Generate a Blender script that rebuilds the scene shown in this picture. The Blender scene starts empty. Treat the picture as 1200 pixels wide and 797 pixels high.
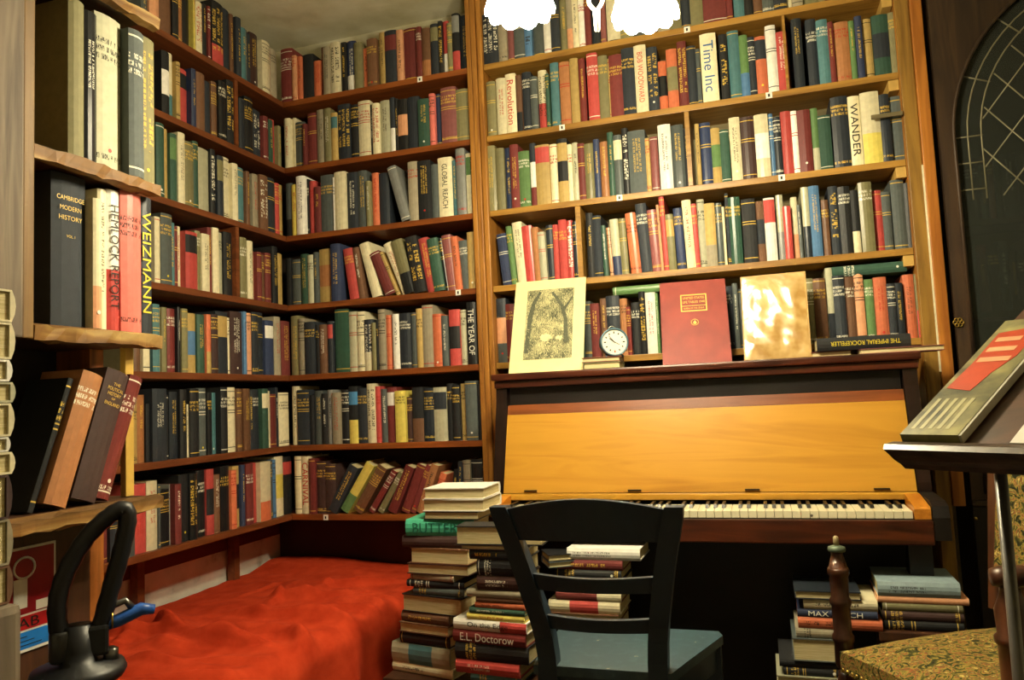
import bpy, bmesh, math, random
import numpy as np
from mathutils import Vector, Matrix, noise
random.seed(7)
S = bpy.context.scene
COL = S.collection
PI = math.pi

# ------------------------------------------------------------------ camera
F_PX = 894.5
CAM = np.array([1.946, -2.86, 1.07])
YAW, PITCH, ROLL = [math.radians(a) for a in (-17.8423, 4.4683, -2.53)]
_f = np.array([math.sin(YAW)*math.cos(PITCH), math.cos(YAW)*math.cos(PITCH), math.sin(PITCH)])
_r = np.array([math.cos(YAW), -math.sin(YAW), 0.0]); _u = np.cross(_r, _f)
_c, _s = math.cos(ROLL), math.sin(ROLL)
RM = np.array([_c*_r+_s*_u, -_s*_r+_c*_u, _f])
cd = bpy.data.cameras.new('camera'); cam = bpy.data.objects.new('camera', cd); COL.objects.link(cam)
cd.sensor_width = 36; cd.sensor_fit = 'HORIZONTAL'; cd.lens = F_PX/1200*36; cd.clip_start = .02
m4 = Matrix.Identity(4)
for i in range(3):
    m4[i][0], m4[i][1], m4[i][2], m4[i][3] = RM[0][i], RM[1][i], -RM[2][i], CAM[i]
cam.matrix_world = m4
S.camera = cam

# ------------------------------------------------------------------ light and exposure
S.view_settings.view_transform = 'Standard'; S.view_settings.look = 'None'
S.view_settings.exposure = 0.0; S.view_settings.gamma = 1.0; S.view_settings.use_curve_mapping = False
w = bpy.data.worlds.new('world'); S.world = w; w.use_nodes = True
w.node_tree.nodes['Background'].inputs[0].default_value = (1, .85, .6, 1)
w.node_tree.nodes['Background'].inputs[1].default_value = 0.02
LAMP_COL = (1.0, .87, .58)
LAMP_W = 32.0

# ------------------------------------------------------------------ pixels to points
def ray(x, y): return RM.T @ np.array([(x-600)/F_PX, -(y-398.5)/F_PX, 1.0])
def on(x, y, ax, v):
    d = ray(x, y); t = (v-CAM[ax])/d[ax]; return CAM+t*d
def pr(P):
    q = RM @ (np.asarray(P, float)-CAM); return 600+F_PX*q[0]/q[2], 398.5-F_PX*q[1]/q[2]

# ------------------------------------------------------------------ colours and materials
def lin(h):
    if isinstance(h, str):
        h = [int(h[i:i+2], 16)/255 for i in (0, 2, 4)]
        return tuple(((c+.055)/1.055)**2.4 if c > .04045 else c/12.92 for c in h)
    return tuple(h)
MATS = {}
class NT:
    def __init__(s, name, rough=.6, spec=.4, metal=0):
        s.m = bpy.data.materials.new(name); s.m.use_nodes = True
        s.t = s.m.node_tree; s.b = s.t.nodes['Principled BSDF']
        s.b.inputs['Roughness'].default_value = rough; s.b.inputs['Metallic'].default_value = metal
        s.b.inputs['Specular IOR Level'].default_value = spec
    def n(s, ty, **k):
        x = s.t.nodes.new(ty)
        for a, b in k.items():
            if a.startswith('i_'): x.inputs[int(a[2:])].default_value = b
            else: setattr(x, a, b)
        return x
    def l(s, a, b): s.t.links.new(a, b)
    def coord(s, scale=(1, 1, 1), kind='Object'):
        tc = s.n('ShaderNodeTexCoord'); mp = s.n('ShaderNodeMapping'); s.l(tc.outputs[kind], mp.inputs[0])
        mp.inputs['Scale'].default_value = scale; return mp.outputs[0]
    def ramp(s, fac, cols):
        r = s.n('ShaderNodeValToRGB'); s.l(fac, r.inputs[0]); e = r.color_ramp.elements
        while len(e) < len(cols): e.new(.5)
        for i, (p, c) in enumerate(cols): e[i].position = p; e[i].color = (*lin(c), 1)
        return r.outputs[0]
    def bump(s, h, st=.2, d=.002):
        b = s.n('ShaderNodeBump'); b.inputs['Strength'].default_value = st; b.inputs['Distance'].default_value = d
        s.l(h, b.inputs['Height']); s.l(b.outputs[0], s.b.inputs['Normal'])
    def base(s, o): s.l(o, s.b.inputs['Base Color'])
def wood(name, c1, c2, axis='x', rough=.45, spec=.4, scale=1, c3=None):
    if name in MATS: return MATS[name]
    t = NT(name, rough, spec)
    sc = {'x': (1.2, 14, 14), 'y': (14, 1.2, 14), 'z': (14, 14, 1.2)}[axis]
    v = t.coord(tuple(a*scale for a in sc))
    nz = t.n('ShaderNodeTexNoise'); nz.inputs['Scale'].default_value = 2.2; nz.inputs['Detail'].default_value = 6
    nz.inputs['Distortion'].default_value = 1.2; t.l(v, nz.inputs[0])
    cols = [(.3, c1), (.68, c2)] if c3 is None else [(.28, c1), (.5, c2), (.72, c3)]
    t.base(t.ramp(nz.outputs[0], cols)); t.bump(nz.outputs[0], .15, .001)
    MATS[name] = t.m; return t.m
def plain(name, c, rough=.6, spec=.4, metal=0, var=.12, scale=30, bump=0.0):
    if name in MATS: return MATS[name]
    t = NT(name, rough, spec, metal)
    v = t.coord(); nz = t.n('ShaderNodeTexNoise'); nz.inputs['Scale'].default_value = scale; nz.inputs['Detail'].default_value = 4
    t.l(v, nz.inputs[0]); c = lin(c)
    t.base(t.ramp(nz.outputs[0], [(.3, tuple(a*(1-var) for a in c)), (.7, tuple(min(1, a*(1+var)) for a in c))]))
    if bump: t.bump(nz.outputs[0], bump, .002)
    MATS[name] = t.m; return t.m

# book cover: colour attributes hold cloth and lettering colours; fine procedural marks stand for small print
def cover_material():
    t = NT('book_cover', .5, .35)
    a = t.n('ShaderNodeVertexColor', layer_name='Col'); b = t.n('ShaderNodeVertexColor', layer_name='Ltr')
    uv = t.n('ShaderNodeUVMap', uv_map='UV'); sx = t.n('ShaderNodeSeparateXYZ'); t.l(uv.outputs[0], sx.inputs[0])
    def M(op, x, y=None):
        n = t.n('ShaderNodeMath', operation=op)
        for i, q in enumerate((x, y)):
            if q is None: continue
            if isinstance(q, (int, float)): n.inputs[i].default_value = q
            else: t.l(q, n.inputs[i])
        return n.outputs[0]
    U, V = sx.outputs[0], sx.outputs[1]
    def white(x, y):
        c = t.n('ShaderNodeCombineXYZ'); t.l(x, c.inputs[0]); t.l(y, c.inputs[1])
        wn = t.n('ShaderNodeTexWhiteNoise', noise_dimensions='2D'); t.l(c.outputs[0], wn.inputs[0]); return wn.outputs[0]
    px = M('GREATER_THAN', white(M('FLOOR', M('MULTIPLY', U, 3)), M('FLOOR', M('MULTIPLY', V, 5))), .4)
    sp = M('GREATER_THAN', white(M('FLOOR', U), M('ADD', M('FLOOR', V), 77.3)), .14)
    fu = M('LESS_THAN', M('FRACT', U), .8)
    fv = M('LESS_THAN', M('ABSOLUTE', M('SUBTRACT', M('FRACT', V), .5)), .33)
    mask = M('MULTIPLY', M('MULTIPLY', px, sp), M('MULTIPLY', fu, fv))
    mask = M('MULTIPLY', mask, b.outputs[1])
    nz = t.n('ShaderNodeTexNoise'); nz.inputs['Scale'].default_value = 60; nz.inputs['Detail'].default_value = 5
    t.l(t.coord(), nz.inputs[0])
    hs = t.n('ShaderNodeHueSaturation'); t.l(a.outputs[0], hs.inputs['Color'])
    t.l(M('ADD', M('MULTIPLY', nz.outputs[0], .5), .75), hs.inputs['Value'])
    mx = t.n('ShaderNodeMix', data_type='RGBA'); t.l(mask, mx.inputs[0]); t.l(hs.outputs[0], mx.inputs[6]); t.l(b.outputs[0], mx.inputs[7])
    t.base(mx.outputs[2]); t.l(a.outputs[1], t.b.inputs['Roughness'])
    t.bump(nz.outputs[0], .12, .001)
    return t.m
def page_material():
    t = NT('book_pages', .85, .15)
    v = t.coord((900, 14, 14)); nz = t.n('ShaderNodeTexNoise'); nz.inputs['Scale'].default_value = 1; nz.inputs['Detail'].default_value = 2
    t.l(v, nz.inputs[0]); t.base(t.ramp(nz.outputs[0], [(.3, 'b4a472'), (.7, 'dccfa4')])); return t.m
M_COVER = cover_material(); M_PAGE = page_material()

# ------------------------------------------------------------------ mesh helpers
class MB:
    def __init__(s): s.v = []; s.f = []; s.mi = []; s.sm = []
    def add(s, v, f, mi=0, sm=False):
        o = len(s.v); s.v += [tuple(p) for p in v]
        for q in f: s.f.append(tuple(i+o for i in q)); s.mi.append(mi); s.sm.append(sm)
        return s
    def box(s, x0, x1, y0, y1, z0, z1, mi=0, bev=0.0):
        if bev <= 0:
            v = [(x, y, z) for z in (z0, z1) for y in (y0, y1) for x in (x0, x1)]
            return s.add(v, [(0, 2, 3, 1), (4, 5, 7, 6), (0, 1, 5, 4), (2, 6, 7, 3), (0, 4, 6, 2), (1, 3, 7, 5)], mi)
        bm = bmesh.new(); bmesh.ops.create_cube(bm, size=1)
        for q in bm.verts: q.co = Vector(((x0+x1)/2+q.co.x*(x1-x0), (y0+y1)/2+q.co.y*(y1-y0), (z0+z1)/2+q.co.z*(z1-z0)))
        bmesh.ops.bevel(bm, geom=bm.edges[:], offset=bev, segments=2, affect='EDGES', profile=.6)
        bm.verts.ensure_lookup_table()
        s.add([q.co[:] for q in bm.verts], [[q.index for q in f.verts] for f in bm.faces], mi, False); bm.free(); return s
    def obox(s, M, sx, sy, sz, mi=0, bev=0.0):
        t = MB().box(-sx/2, sx/2, -sy/2, sy/2, -sz/2, sz/2, mi, bev)
        s.add([(M @ Vector(p))[:] for p in t.v], t.f, mi); return s
    def lathe(s, prof, c=(0, 0, 0), n=20, mi=0, M=None, sm=True):
        v = []; f = []
        for r, z in prof:
            for i in range(n):
                a = 2*PI*i/n; p = Vector((r*math.cos(a), r*math.sin(a), z))
                p = M @ p if M is not None else p+Vector(c); v.append(p[:])
        for k in range(len(prof)-1):
            for i in range(n):
                j = (i+1) % n; f.append((k*n+i, k*n+j, (k+1)*n+j, (k+1)*n+i))
        f.append(tuple(range(n))[::-1]); f.append(tuple((len(prof)-1)*n+i for i in range(n)))
        return s.add(v, f, mi, sm)
    def tube(s, path, r, n=10, mi=0, closed=False, sm=True):
        P = [Vector(p) for p in path]; v = []; f = []; m = len(P); up = Vector((0, 0, 1)); prev = None
        for k in range(m):
            a = P[(k-1) % m] if closed or k > 0 else P[k]; b = P[(k+1) % m] if closed or k < m-1 else P[k]
            t = (b-a).normalized()
            if prev is None:
                x = t.orthogonal().normalized()
            else:
                x = (prev-t*prev.dot(t)).normalized()
            prev = x; y = t.cross(x); rr = r[k] if isinstance(r, (list, tuple)) else r
            for i in range(n):
                q = 2*PI*i/n; v.append((P[k]+x*rr*math.cos(q)+y*rr*math.sin(q))[:])
        for k in range(m if closed else m-1):
            k2 = (k+1) % m
            for i in range(n):
                j = (i+1) % n; f.append((k*n+i, k*n+j, k2*n+j, k2*n+i))
        if not closed: f.append(tuple(range(n))[::-1]); f.append(tuple((m-1)*n+i for i in range(n)))
        return s.add(v, f, mi, sm)
    def prism(s, pts, a, b, plane='xz', mi=0):
        n = len(pts)
        def P(p, q): return {'xz': (p[0], q, p[1]), 'xy': (p[0], p[1], q), 'yz': (q, p[0], p[1])}[plane]
        v = [P(p, a) for p in pts]+[P(p, b) for p in pts]
        f = [tuple(range(n)), tuple(range(2*n-1, n-1, -1))]+[(i, n+i, n+(i+1) % n, (i+1) % n) for i in range(n)]
        return s.add(v, f, mi)
    def strip(s, rings, mi=0, sm=False, cap=True):
        n = len(rings[0]); v = [p for r in rings for p in r]; f = []
        for k in range(len(rings)-1):
            for i in range(n):
                j = (i+1) % n; f.append((k*n+i, k*n+j, (k+1)*n+j, (k+1)*n+i))
        if cap: f.append(tuple(range(n))[::-1]); f.append(tuple((len(rings)-1)*n+i for i in range(n)))
        return s.add(v, f, mi, sm)
    def xf(s, M): s.v = [(M @ Vector(p))[:] for p in s.v]; return s
    def build(s, name, mats, parent=None, kind=None, fix=True):
        me = bpy.data.meshes.new(name); off = parent.location if parent is not None else Vector()
        if parent is not None and parent.get('_abs'): off = Vector(parent['_abs'])
        me.from_pydata([(p[0]-off[0], p[1]-off[1], p[2]-off[2]) for p in s.v], [], s.f)
        if not isinstance(mats, (list, tuple)): mats = [mats]
        for m in mats: me.materials.append(m)
        me.polygons.foreach_set('material_index', s.mi); me.polygons.foreach_set('use_smooth', s.sm)
        if fix:
            bm = bmesh.new(); bm.from_mesh(me); bmesh.ops.recalc_face_normals(bm, faces=bm.faces[:]); bm.to_mesh(me); bm.free()
        me.update()
        o = bpy.data.objects.new(name, me); COL.objects.link(o)
        if parent is not None: o.parent = parent
        if kind: o['kind'] = kind
        return o
def tag(o, label, cat, group=None, kind=None):
    o['label'] = label; o['category'] = cat
    if group: o['group'] = group
    if kind: o['kind'] = kind
    return o
def thing(name, label, cat, loc, group=None):
    o = bpy.data.objects.new(name, None); COL.objects.link(o); o.location = loc; o.empty_display_size = .05
    return tag(o, label, cat, group)
def sub(mb, name, mat, part, root):
    """a sub-part in world coordinates under a part whose own origin is the root's"""
    o = mb.build(name, mat, root); o.parent = part; return o

_txt = {}
def text_mesh(txt):
    if txt in _txt: return _txt[txt]
    cu = bpy.data.curves.new('lettering', 'FONT'); cu.body = txt; cu.resolution_u = 3
    ob = bpy.data.objects.new('lettering', cu); COL.objects.link(ob)
    dg = bpy.context.evaluated_depsgraph_get(); dg.update()
    me = bpy.data.meshes.new_from_object(ob.evaluated_get(dg)); bpy.data.objects.remove(ob)
    vs = [v.co for v in me.vertices]
    x0, x1 = min(v.x for v in vs), max(v.x for v in vs); y0, y1 = min(v.y for v in vs), max(v.y for v in vs)
    for v in me.vertices: v.co = ((v.co.x-x0)/(x1-x0)-.5, (v.co.y-y0)/(y1-y0)-.5, 0)
    _txt[txt] = (me, (x1-x0)/(y1-y0)); return _txt[txt]
def lettering(txt, M, W, H, mat, parent, name='title'):
    """flat lettering centred at M (x = reading direction, y = up, z = outwards), W by H metres, parent space"""
    me, asp = text_mesh(txt); me = me.copy(); me.materials.clear(); me.materials.append(mat)
    me.transform(M @ Matrix.Diagonal((W, H, 1, 1)))
    o = bpy.data.objects.new(name, me); COL.objects.link(o); o.parent = parent; return o
def basis(o, x, y, z):
    m = Matrix.Identity(4)
    for i in range(3): m[i][0], m[i][1], m[i][2], m[i][3] = x[i], y[i], z[i], o[i]
    return m

# ------------------------------------------------------------------ books
PAL = dict(k='17191c', n='232b35', N='28365a', s='4b5453', g='80837f', G='27503f', e='56803f', t='40777f', b='4478a8', B='2f86c0',
           w='ebe8dc', c='ddd2a6', L='b2b08e', d='9b9074', y='b8963f', Y='dcc828', o='d56428', r='be322a', R='74231f', m='8f4a48',
           a='dd9660', u='6e4728', U='3f2622', l='7c7648', h='a8682a', p='e8685a', T='17a883', i='8098a0')
NAMES = dict(k='black', n='charcoal blue', N='navy blue', s='slate grey', g='grey', G='dark green', e='green', t='teal', b='blue', B='bright blue',
             w='white', c='cream', L='pale grey-green', d='greyish tan', y='mustard', Y='yellow', o='orange', r='red', R='dark red', m='dusty rose',
             a='peach', u='brown', U='dark brown', l='olive', h='tan', p='salmon', T='turquoise', i='pale blue')
for k_ in list(PAL):
    c_ = lin(PAL[k_]); l_ = c_[0]*.3+c_[1]*.6+c_[2]*.1
    PAL[k_] = tuple(a*.82+l_*.18+.004 for a in c_)  # haze put into the book colours: greyed, with darks lifted
GOLD = lin('d0ac48'); WHT = lin('e0dcc8'); DRK = lin('26221c'); RED = lin('b02a20')
def flat(name, c, rough=.5, metal=0): return plain(name, c, rough, .4, metal, .03)
M_INK = {'g': flat('ink_gold', 'd8b450', .35), 'w': flat('ink_white', 'e8e4d4'), 'k': flat('ink_black', '1a1815'),
         'r': flat('ink_red', 'c02a20'), 'b': flat('ink_blue', '2a5f9a'), 'y': flat('ink_yellow', 'dcc838'), 't': flat('ink_green', '0e5a48')}

def book_geo(W, H, D, spec, rng, titled=False):
    """cover and page block in book space: x thickness, spine towards -y at y=0, z up; origin at bottom centre of the spine"""
    col = spec[0]; base = PAL[col]; jit = rng.uniform(.85, 1.15); base = tuple(min(1, c*jit) for c in base)
    dark = sum(base)/3 < .2
    ink = (rng.choice([GOLD, GOLD, WHT]) if dark else rng.choice([DRK, DRK, RED]))
    rough = rng.choice([.3, .45, .6, .7, .75])
    f = spec[1:]; feats = set(); patch = {}
    i = 0
    while i < len(f):
        if f[i] in 'pqP': patch[f[i]] = PAL[f[i+1]]; i += 2
        else: feats.add(f[i]); i += 1
    if not f and not titled:
        q = rng.random()
        feats = {'t', 'b'} if q < .3 else {'v'} if q < .58 else {'b'} if q < .72 else {'t'} if q < .85 else set()
    if 'J' in feats: rough = .22
    # levels: (z0, z1, colour, text mode)
    lv = [(0, 1, base, None)]
    def cut(a, b, colr=None, mode='='):
        out = []
        for z0, z1, c, m in lv:
            lo, hi = max(a, z0), min(b, z1)
            if hi-lo < 1e-4: out.append((z0, z1, c, m)); continue
            if lo-z0 > 1e-4: out.append((z0, lo, c, m))
            out.append((lo, hi, colr or c, m if mode == '=' else mode))
            if z1-hi > 1e-4: out.append((hi, z1, c, m))
        lv[:] = out
    if 'q' in patch: cut(0, rng.uniform(.3, .45), patch['q'])
    if 'p' in patch: cut(rng.uniform(.58, .7), rng.uniform(.9, .97), patch['p'])
    if 'P' in patch: cut(.3, .7, patch['P'])
    if 'v' in feats: a = rng.uniform(.25, .5); cut(a, rng.uniform(.8, .92), None, 'v')
    if 'V' in feats: cut(.22, .9, None, 'V')
    if 't' in feats: a = rng.uniform(.66, .74); cut(a, a+.16, None, 't')
    if 't' in feats and rng.random() < .5: cut(.06, .11, None, 't1')
    if 'b' in feats:
        for z in ([.05, .95] if rng.random() < .5 else [.07, .6, .64, .93]): cut(z, z+.012, ink, None)
    bulge = min(.006, W*.18)
    N = 4
    arc = [(-W/2+W*k/N, -bulge*(1-(2*k/N-1)**2)) for k in range(N+1)]
    th = min(.0028, W*.12)
    outer = [(-W/2, D)]+arc+[(W/2, D)]
    inner = [(W/2-th, D), (W/2-th, th), (-W/2+th, th), (-W/2+th, D)]
    ring = outer+inner; n = len(ring)
    zs = [0]+[l[1] for l in lv]; zs = [z*H for z in zs]
    V = [(x, y, z) for z in zs for x, y in ring]
    Fc = []; C = []; L = []; UV = []
    u0 = rng.randrange(900)*1.0
    ra = (*base, rough)
    for k, (z0, z1, c, m) in enumerate(lv):
        for i in range(n):
            j = (i+1) % n
            Fc.append((k*n+i, k*n+j, (k+1)*n+j, (k+1)*n+i))
            spine = 1 <= i <= N
            C.append(((*c, rough) if spine else ra))
            if spine and m:
                s0, s1 = (i-1)/N, i/N
                if m in ('t', 't1'):
                    nc = max(3, W/.0036); nl = 3 if m == 't' else 1
                    UV.append([(u0+s0*nc, 0), (u0+s1*nc, 0), (u0+s1*nc, nl), (u0+s0*nc, nl)]); L.append((*ink, 1))
                else:
                    if m == 'v' and i in (1, N): UV.append([(0, 0)]*4); L.append((*ink, 0)); continue
                    a, b = ((s0, s1) if m == 'V' else ((s0-.25)*2, (s1-.25)*2))
                    span = W if m == 'V' else W*.5; nl = max(1, round(span/(.022 if m == 'V' else .011))); a *= nl; b *= nl
                    nc = (z1-z0)*H/max(.0028, span/nl*.5)
                    # reading downwards: u grows as z falls, v grows towards +x
                    UV.append([(u0+nc, a), (u0+nc, b), (u0, b), (u0, a)]); L.append((*ink, .8))
            else: UV.append([(0, 0)]*4); L.append((*ink, 0))
    top = len(zs)-1
    quads = [(0, 1, n-2, n-1), (1, 2, n-2), (2, 3, n-2), (3, 4, n-3, n-2), (4, 5, n-3), (5, 6, n-4, n-3)] if N == 4 else []
    for q in quads:
        Fc.append(tuple(top*n+i for i in q)); Fc.append(tuple(q[::-1]))
        for _ in range(2): C.append(ra); L.append((*ink, 0)); UV.append([(0, 0)]*len(q))
    e = .003
    pg = MB().box(-W/2+th*1.02, W/2-th*1.02, th*1.1, D-e*1.3, e, H-e)
    return (V, Fc, C, L, UV), (pg.v, pg.f)
def cover_mesh(name, g, mats=None, npage=0):
    V, Fc, C, L, UV = g
    me = bpy.data.meshes.new(name); me.from_pydata(V, [], Fc)
    for m in (mats or [M_COVER]): me.materials.append(m)
    me.uv_layers.new(name='UV'); me.color_attributes.new('Col', 'FLOAT_COLOR', 'CORNER'); me.color_attributes.new('Ltr', 'FLOAT_COLOR', 'CORNER')
    uvl, a, b = me.uv_layers['UV'], me.color_attributes['Col'], me.color_attributes['Ltr']
    fu, fa, fb = [], [], []
    for f, c, l, uv in zip(Fc, C, L, UV):
        for i in range(len(f)): fu += uv[i]; fa += c; fb += l
    uvl.data.foreach_set('uv', fu); a.data.foreach_set('color', fa); b.data.foreach_set('color', fb)
    return me
BOOKS = []          # every book waits here until the largest in the picture are chosen
def want(M, W, H, D, spec, label, group, area, title=None, force=False, name='book'):
    BOOKS.append(dict(M=M, W=W, H=H, D=D, spec=spec, label=label, group=group, area=area+(1e9 if force else 0), title=title, name=name))
def ordw(n):
    w_ = ['', 'first', 'second', 'third', 'fourth', 'fifth', 'sixth', 'seventh', 'eighth', 'ninth', 'tenth']
    if n < len(w_): return w_[n]
    return '%d%s' % (n, 'th' if 10 <= n % 100 <= 20 else {1: 'st', 2: 'nd', 3: 'rd'}.get(n % 10, 'th'))
YS = .012
def rowx(px, z, side):
    """position along the shelf of a picture column at shelf height z"""
    lo, hi = (-.3, 3.4) if side == 'B' else (-2.2, .3)
    for _ in range(40):
        mid = (lo+hi)/2; P = (mid, YS, z) if side == 'B' else (PLX[side], mid, z)
        if pr(P)[0] < px: lo = mid
        else: hi = mid
    return lo
PLX = {'A': -YS, 'N': .705}
def row(side, z, crops, where, group, rng, force=False, dmax=.17):
    cnt = 0; last = None
    for (ox, oy, s), data in crops:
        x = None
        for tok in data.split():
            if tok[0] == '>': x = float(tok[1:]); continue
            hid = tok[0] == '!'; tok = tok.lstrip('!')
            title = None
            if '=' in tok: tok, title = tok.split('=', 1); title = title.replace('_', ' ')
            p = tok.split(':'); xr = float(p[0]); spec = p[2]; shift = float(p[3]) if len(p) > 3 else 0
            xl = x; x = xr
            if p[1] == '*':
                a, b = rowx(ox+xl/s, z, side), rowx(ox+xr/s, z, side); H = rng.uniform(.2, .245); ypx = 0
            else:
                yt = oy+float(p[1])/s; xa, xb = ox+xl/s, ox+xr/s
                if side == 'B': A, B = on(xa, yt, 1, YS), on(xb, yt, 1, YS); a, b = A[0], B[0]
                else: A, B = on(xa, yt, 0, PLX[side]), on(xb, yt, 0, PLX[side]); a, b = A[1], B[1]
                H = (A[2]+B[2])/2-z
            H = max(.1, H)
            W = b-a-.0006
            if W < .004: continue
            th = 0
            if shift:
                yb = oy+float(p[1])/s+H*300
                k = (b-a)/((xr-xl)/s); dx = -shift/s*k; th = math.atan2(dx, H); W *= math.cos(th); H = (H-abs(math.sin(th))*W)/math.cos(th)
                a -= dx; b -= dx
            D = min(dmax, max(.1, H*.68))*rng.uniform(.93, 1.05)
            rec = rng.uniform(-.006, .02)
            if th > 0: piv, px_ = b, W/2
            elif th < 0: piv, px_ = a, -W/2
            else: piv, px_ = (a+b)/2, 0
            R = Matrix.Translation((px_, 0, 0))
            loc = Matrix.Rotation(th, 4, 'Y') @ Matrix.Translation((-px_, 0, 0))
            if side == 'B': M = Matrix.Translation((piv, YS+rec, z+.0005)) @ loc
            else: M = Matrix.Translation((PLX[side]-rec, piv, z+.0005)) @ Matrix.Rotation(PI/2, 4, 'Z') @ loc
            cnt += 0 if hid else 1
            size = 'thick ' if W > .045 else 'thin ' if W < .016 else ''
            lean = 'leaning ' if abs(th) > .12 else ''
            lab = '%s%s%s book, %s from left %s' % (lean, size, NAMES[spec[0]], ordw(cnt), where)
            pa, pb = pr((M @ Vector((-W/2, 0, 0)))), pr((M @ Vector((W/2, 0, H))))
            want(M, W, H, D, spec, lab, group, 0 if hid else abs(pa[0]-pb[0])*abs(pa[1]-pb[1]), title, force)

Z = [2.441, 2.140, 1.832, 1.525, 1.218, .915, .622]
OR = ['top row', 'second row', 'third row', 'fourth row', 'fifth row', 'sixth row', 'bottom row']
rng = random.Random(11)
# ---- left wall
A_ROWS = [
 [((170, 0, 6.133), '>0 45:*:s 115:*:a 200:*:uD 245:*:k 285:*:h 345:*:kD 360:*:Y 405:*:cV 435:*:kv 465:*:Rv 485:*:R 565:20:kVqr 628:60:n 655:100:u 690:130:nv 725:205:t 750:210:s 775:240:nv 830:240:U 885:305:c 920:335:r 968:355:dt')],
 [((170, 0, 6.133), '>110 165:375:kPw 215:380:cqt 245:450:y 325:490:rpk 360:500:Nv 420:530:u 485:580:nD 525:590:u 578:590:kt 630:585:kV'), ((170, 110, 6.133), '>668 710:40:n 770:30:k 850:110:nV 885:165:R 915:190:Gv 948:185:r 970:235:l')],
 [((170, 110, 6.133), '>75 135:215:G 180:250:y 228:290:Gpe 278:285:c 345:350:l 385:345:G 480:390:L 515:400:kV 560:450:npl 625:455:c 665:505:cv 722:530:t 748:560:u 775:570:s 815:580:d 872:590:uV 930:610:n 962:645:r 995:655:y')],
 [((160, 230, 6.13), '>125 165:150:c 245:130:s 285:190:t 310:215:R 340:215:c 425:260:rpk 465:250:l 520:275:cv 550:225:R 595:230:c 640:260:L 700:260:kv'), ((160, 230, 6.13), '>738 785:300:l 825:325:cv 855:390:a 890:405:R 925:420:up 965:410:R 1005:365:kv 1060:410:y'.replace('up ', 'u '))],
 [((140, 340, 5.714), '>85 115:70:l 160:75:u 205:40:c 228:100:u 275:95:t 295:110:L 330:115:l 382:125:R 400:115:k 435:120:npr 475:125:l 525:155:yPb 575:165:G 605:165:oqy 650:165:U 730:145:npy 752:185:c 830:145:U 850:145:b 882:155:a 925:150:n 980:150:nb 1035:205:Npw 1078:180:d 1135:210:R')],
 [((140, 440, 5.714), '>100 140:165:y 190:130:h 215:190:k 310:90:n 350:130:k 405:110:n 450:95:k 470:195:c 530:90:k 590:85:s 620:115:k 670:115:tPt 715:80:k 740:80:l 788:80:c 820:90:u 865:90:uv 900:100:n 950:95:nt 990:90:Gpc 1020:105:c 1060:125:Rb 1080:80:n 1145:115:c')],
 [((100, 520, 3.986), '>40 108:300:R 145:295:n 190:290:u 232:290:s 295:190:r 345:175:cv 355:190:s 410:215:k 415:190:g 445:190:Rv 490:145:k 525:140:kV 535:150:N 575:125:k 610:120:rPk 640:145:u 680:105:k 705:125:o 735:105:yPk 752:100:N 785:95:Rt 812:90:r 860:85:cqo 880:80:s 895:75:b 935:60:cPY 975:60:kpr')],
]
for i, r_ in enumerate(A_ROWS): row('A', Z[i], r_, 'in %s on left wall' % OR[i], 'books on the left wall shelves', rng)
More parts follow.
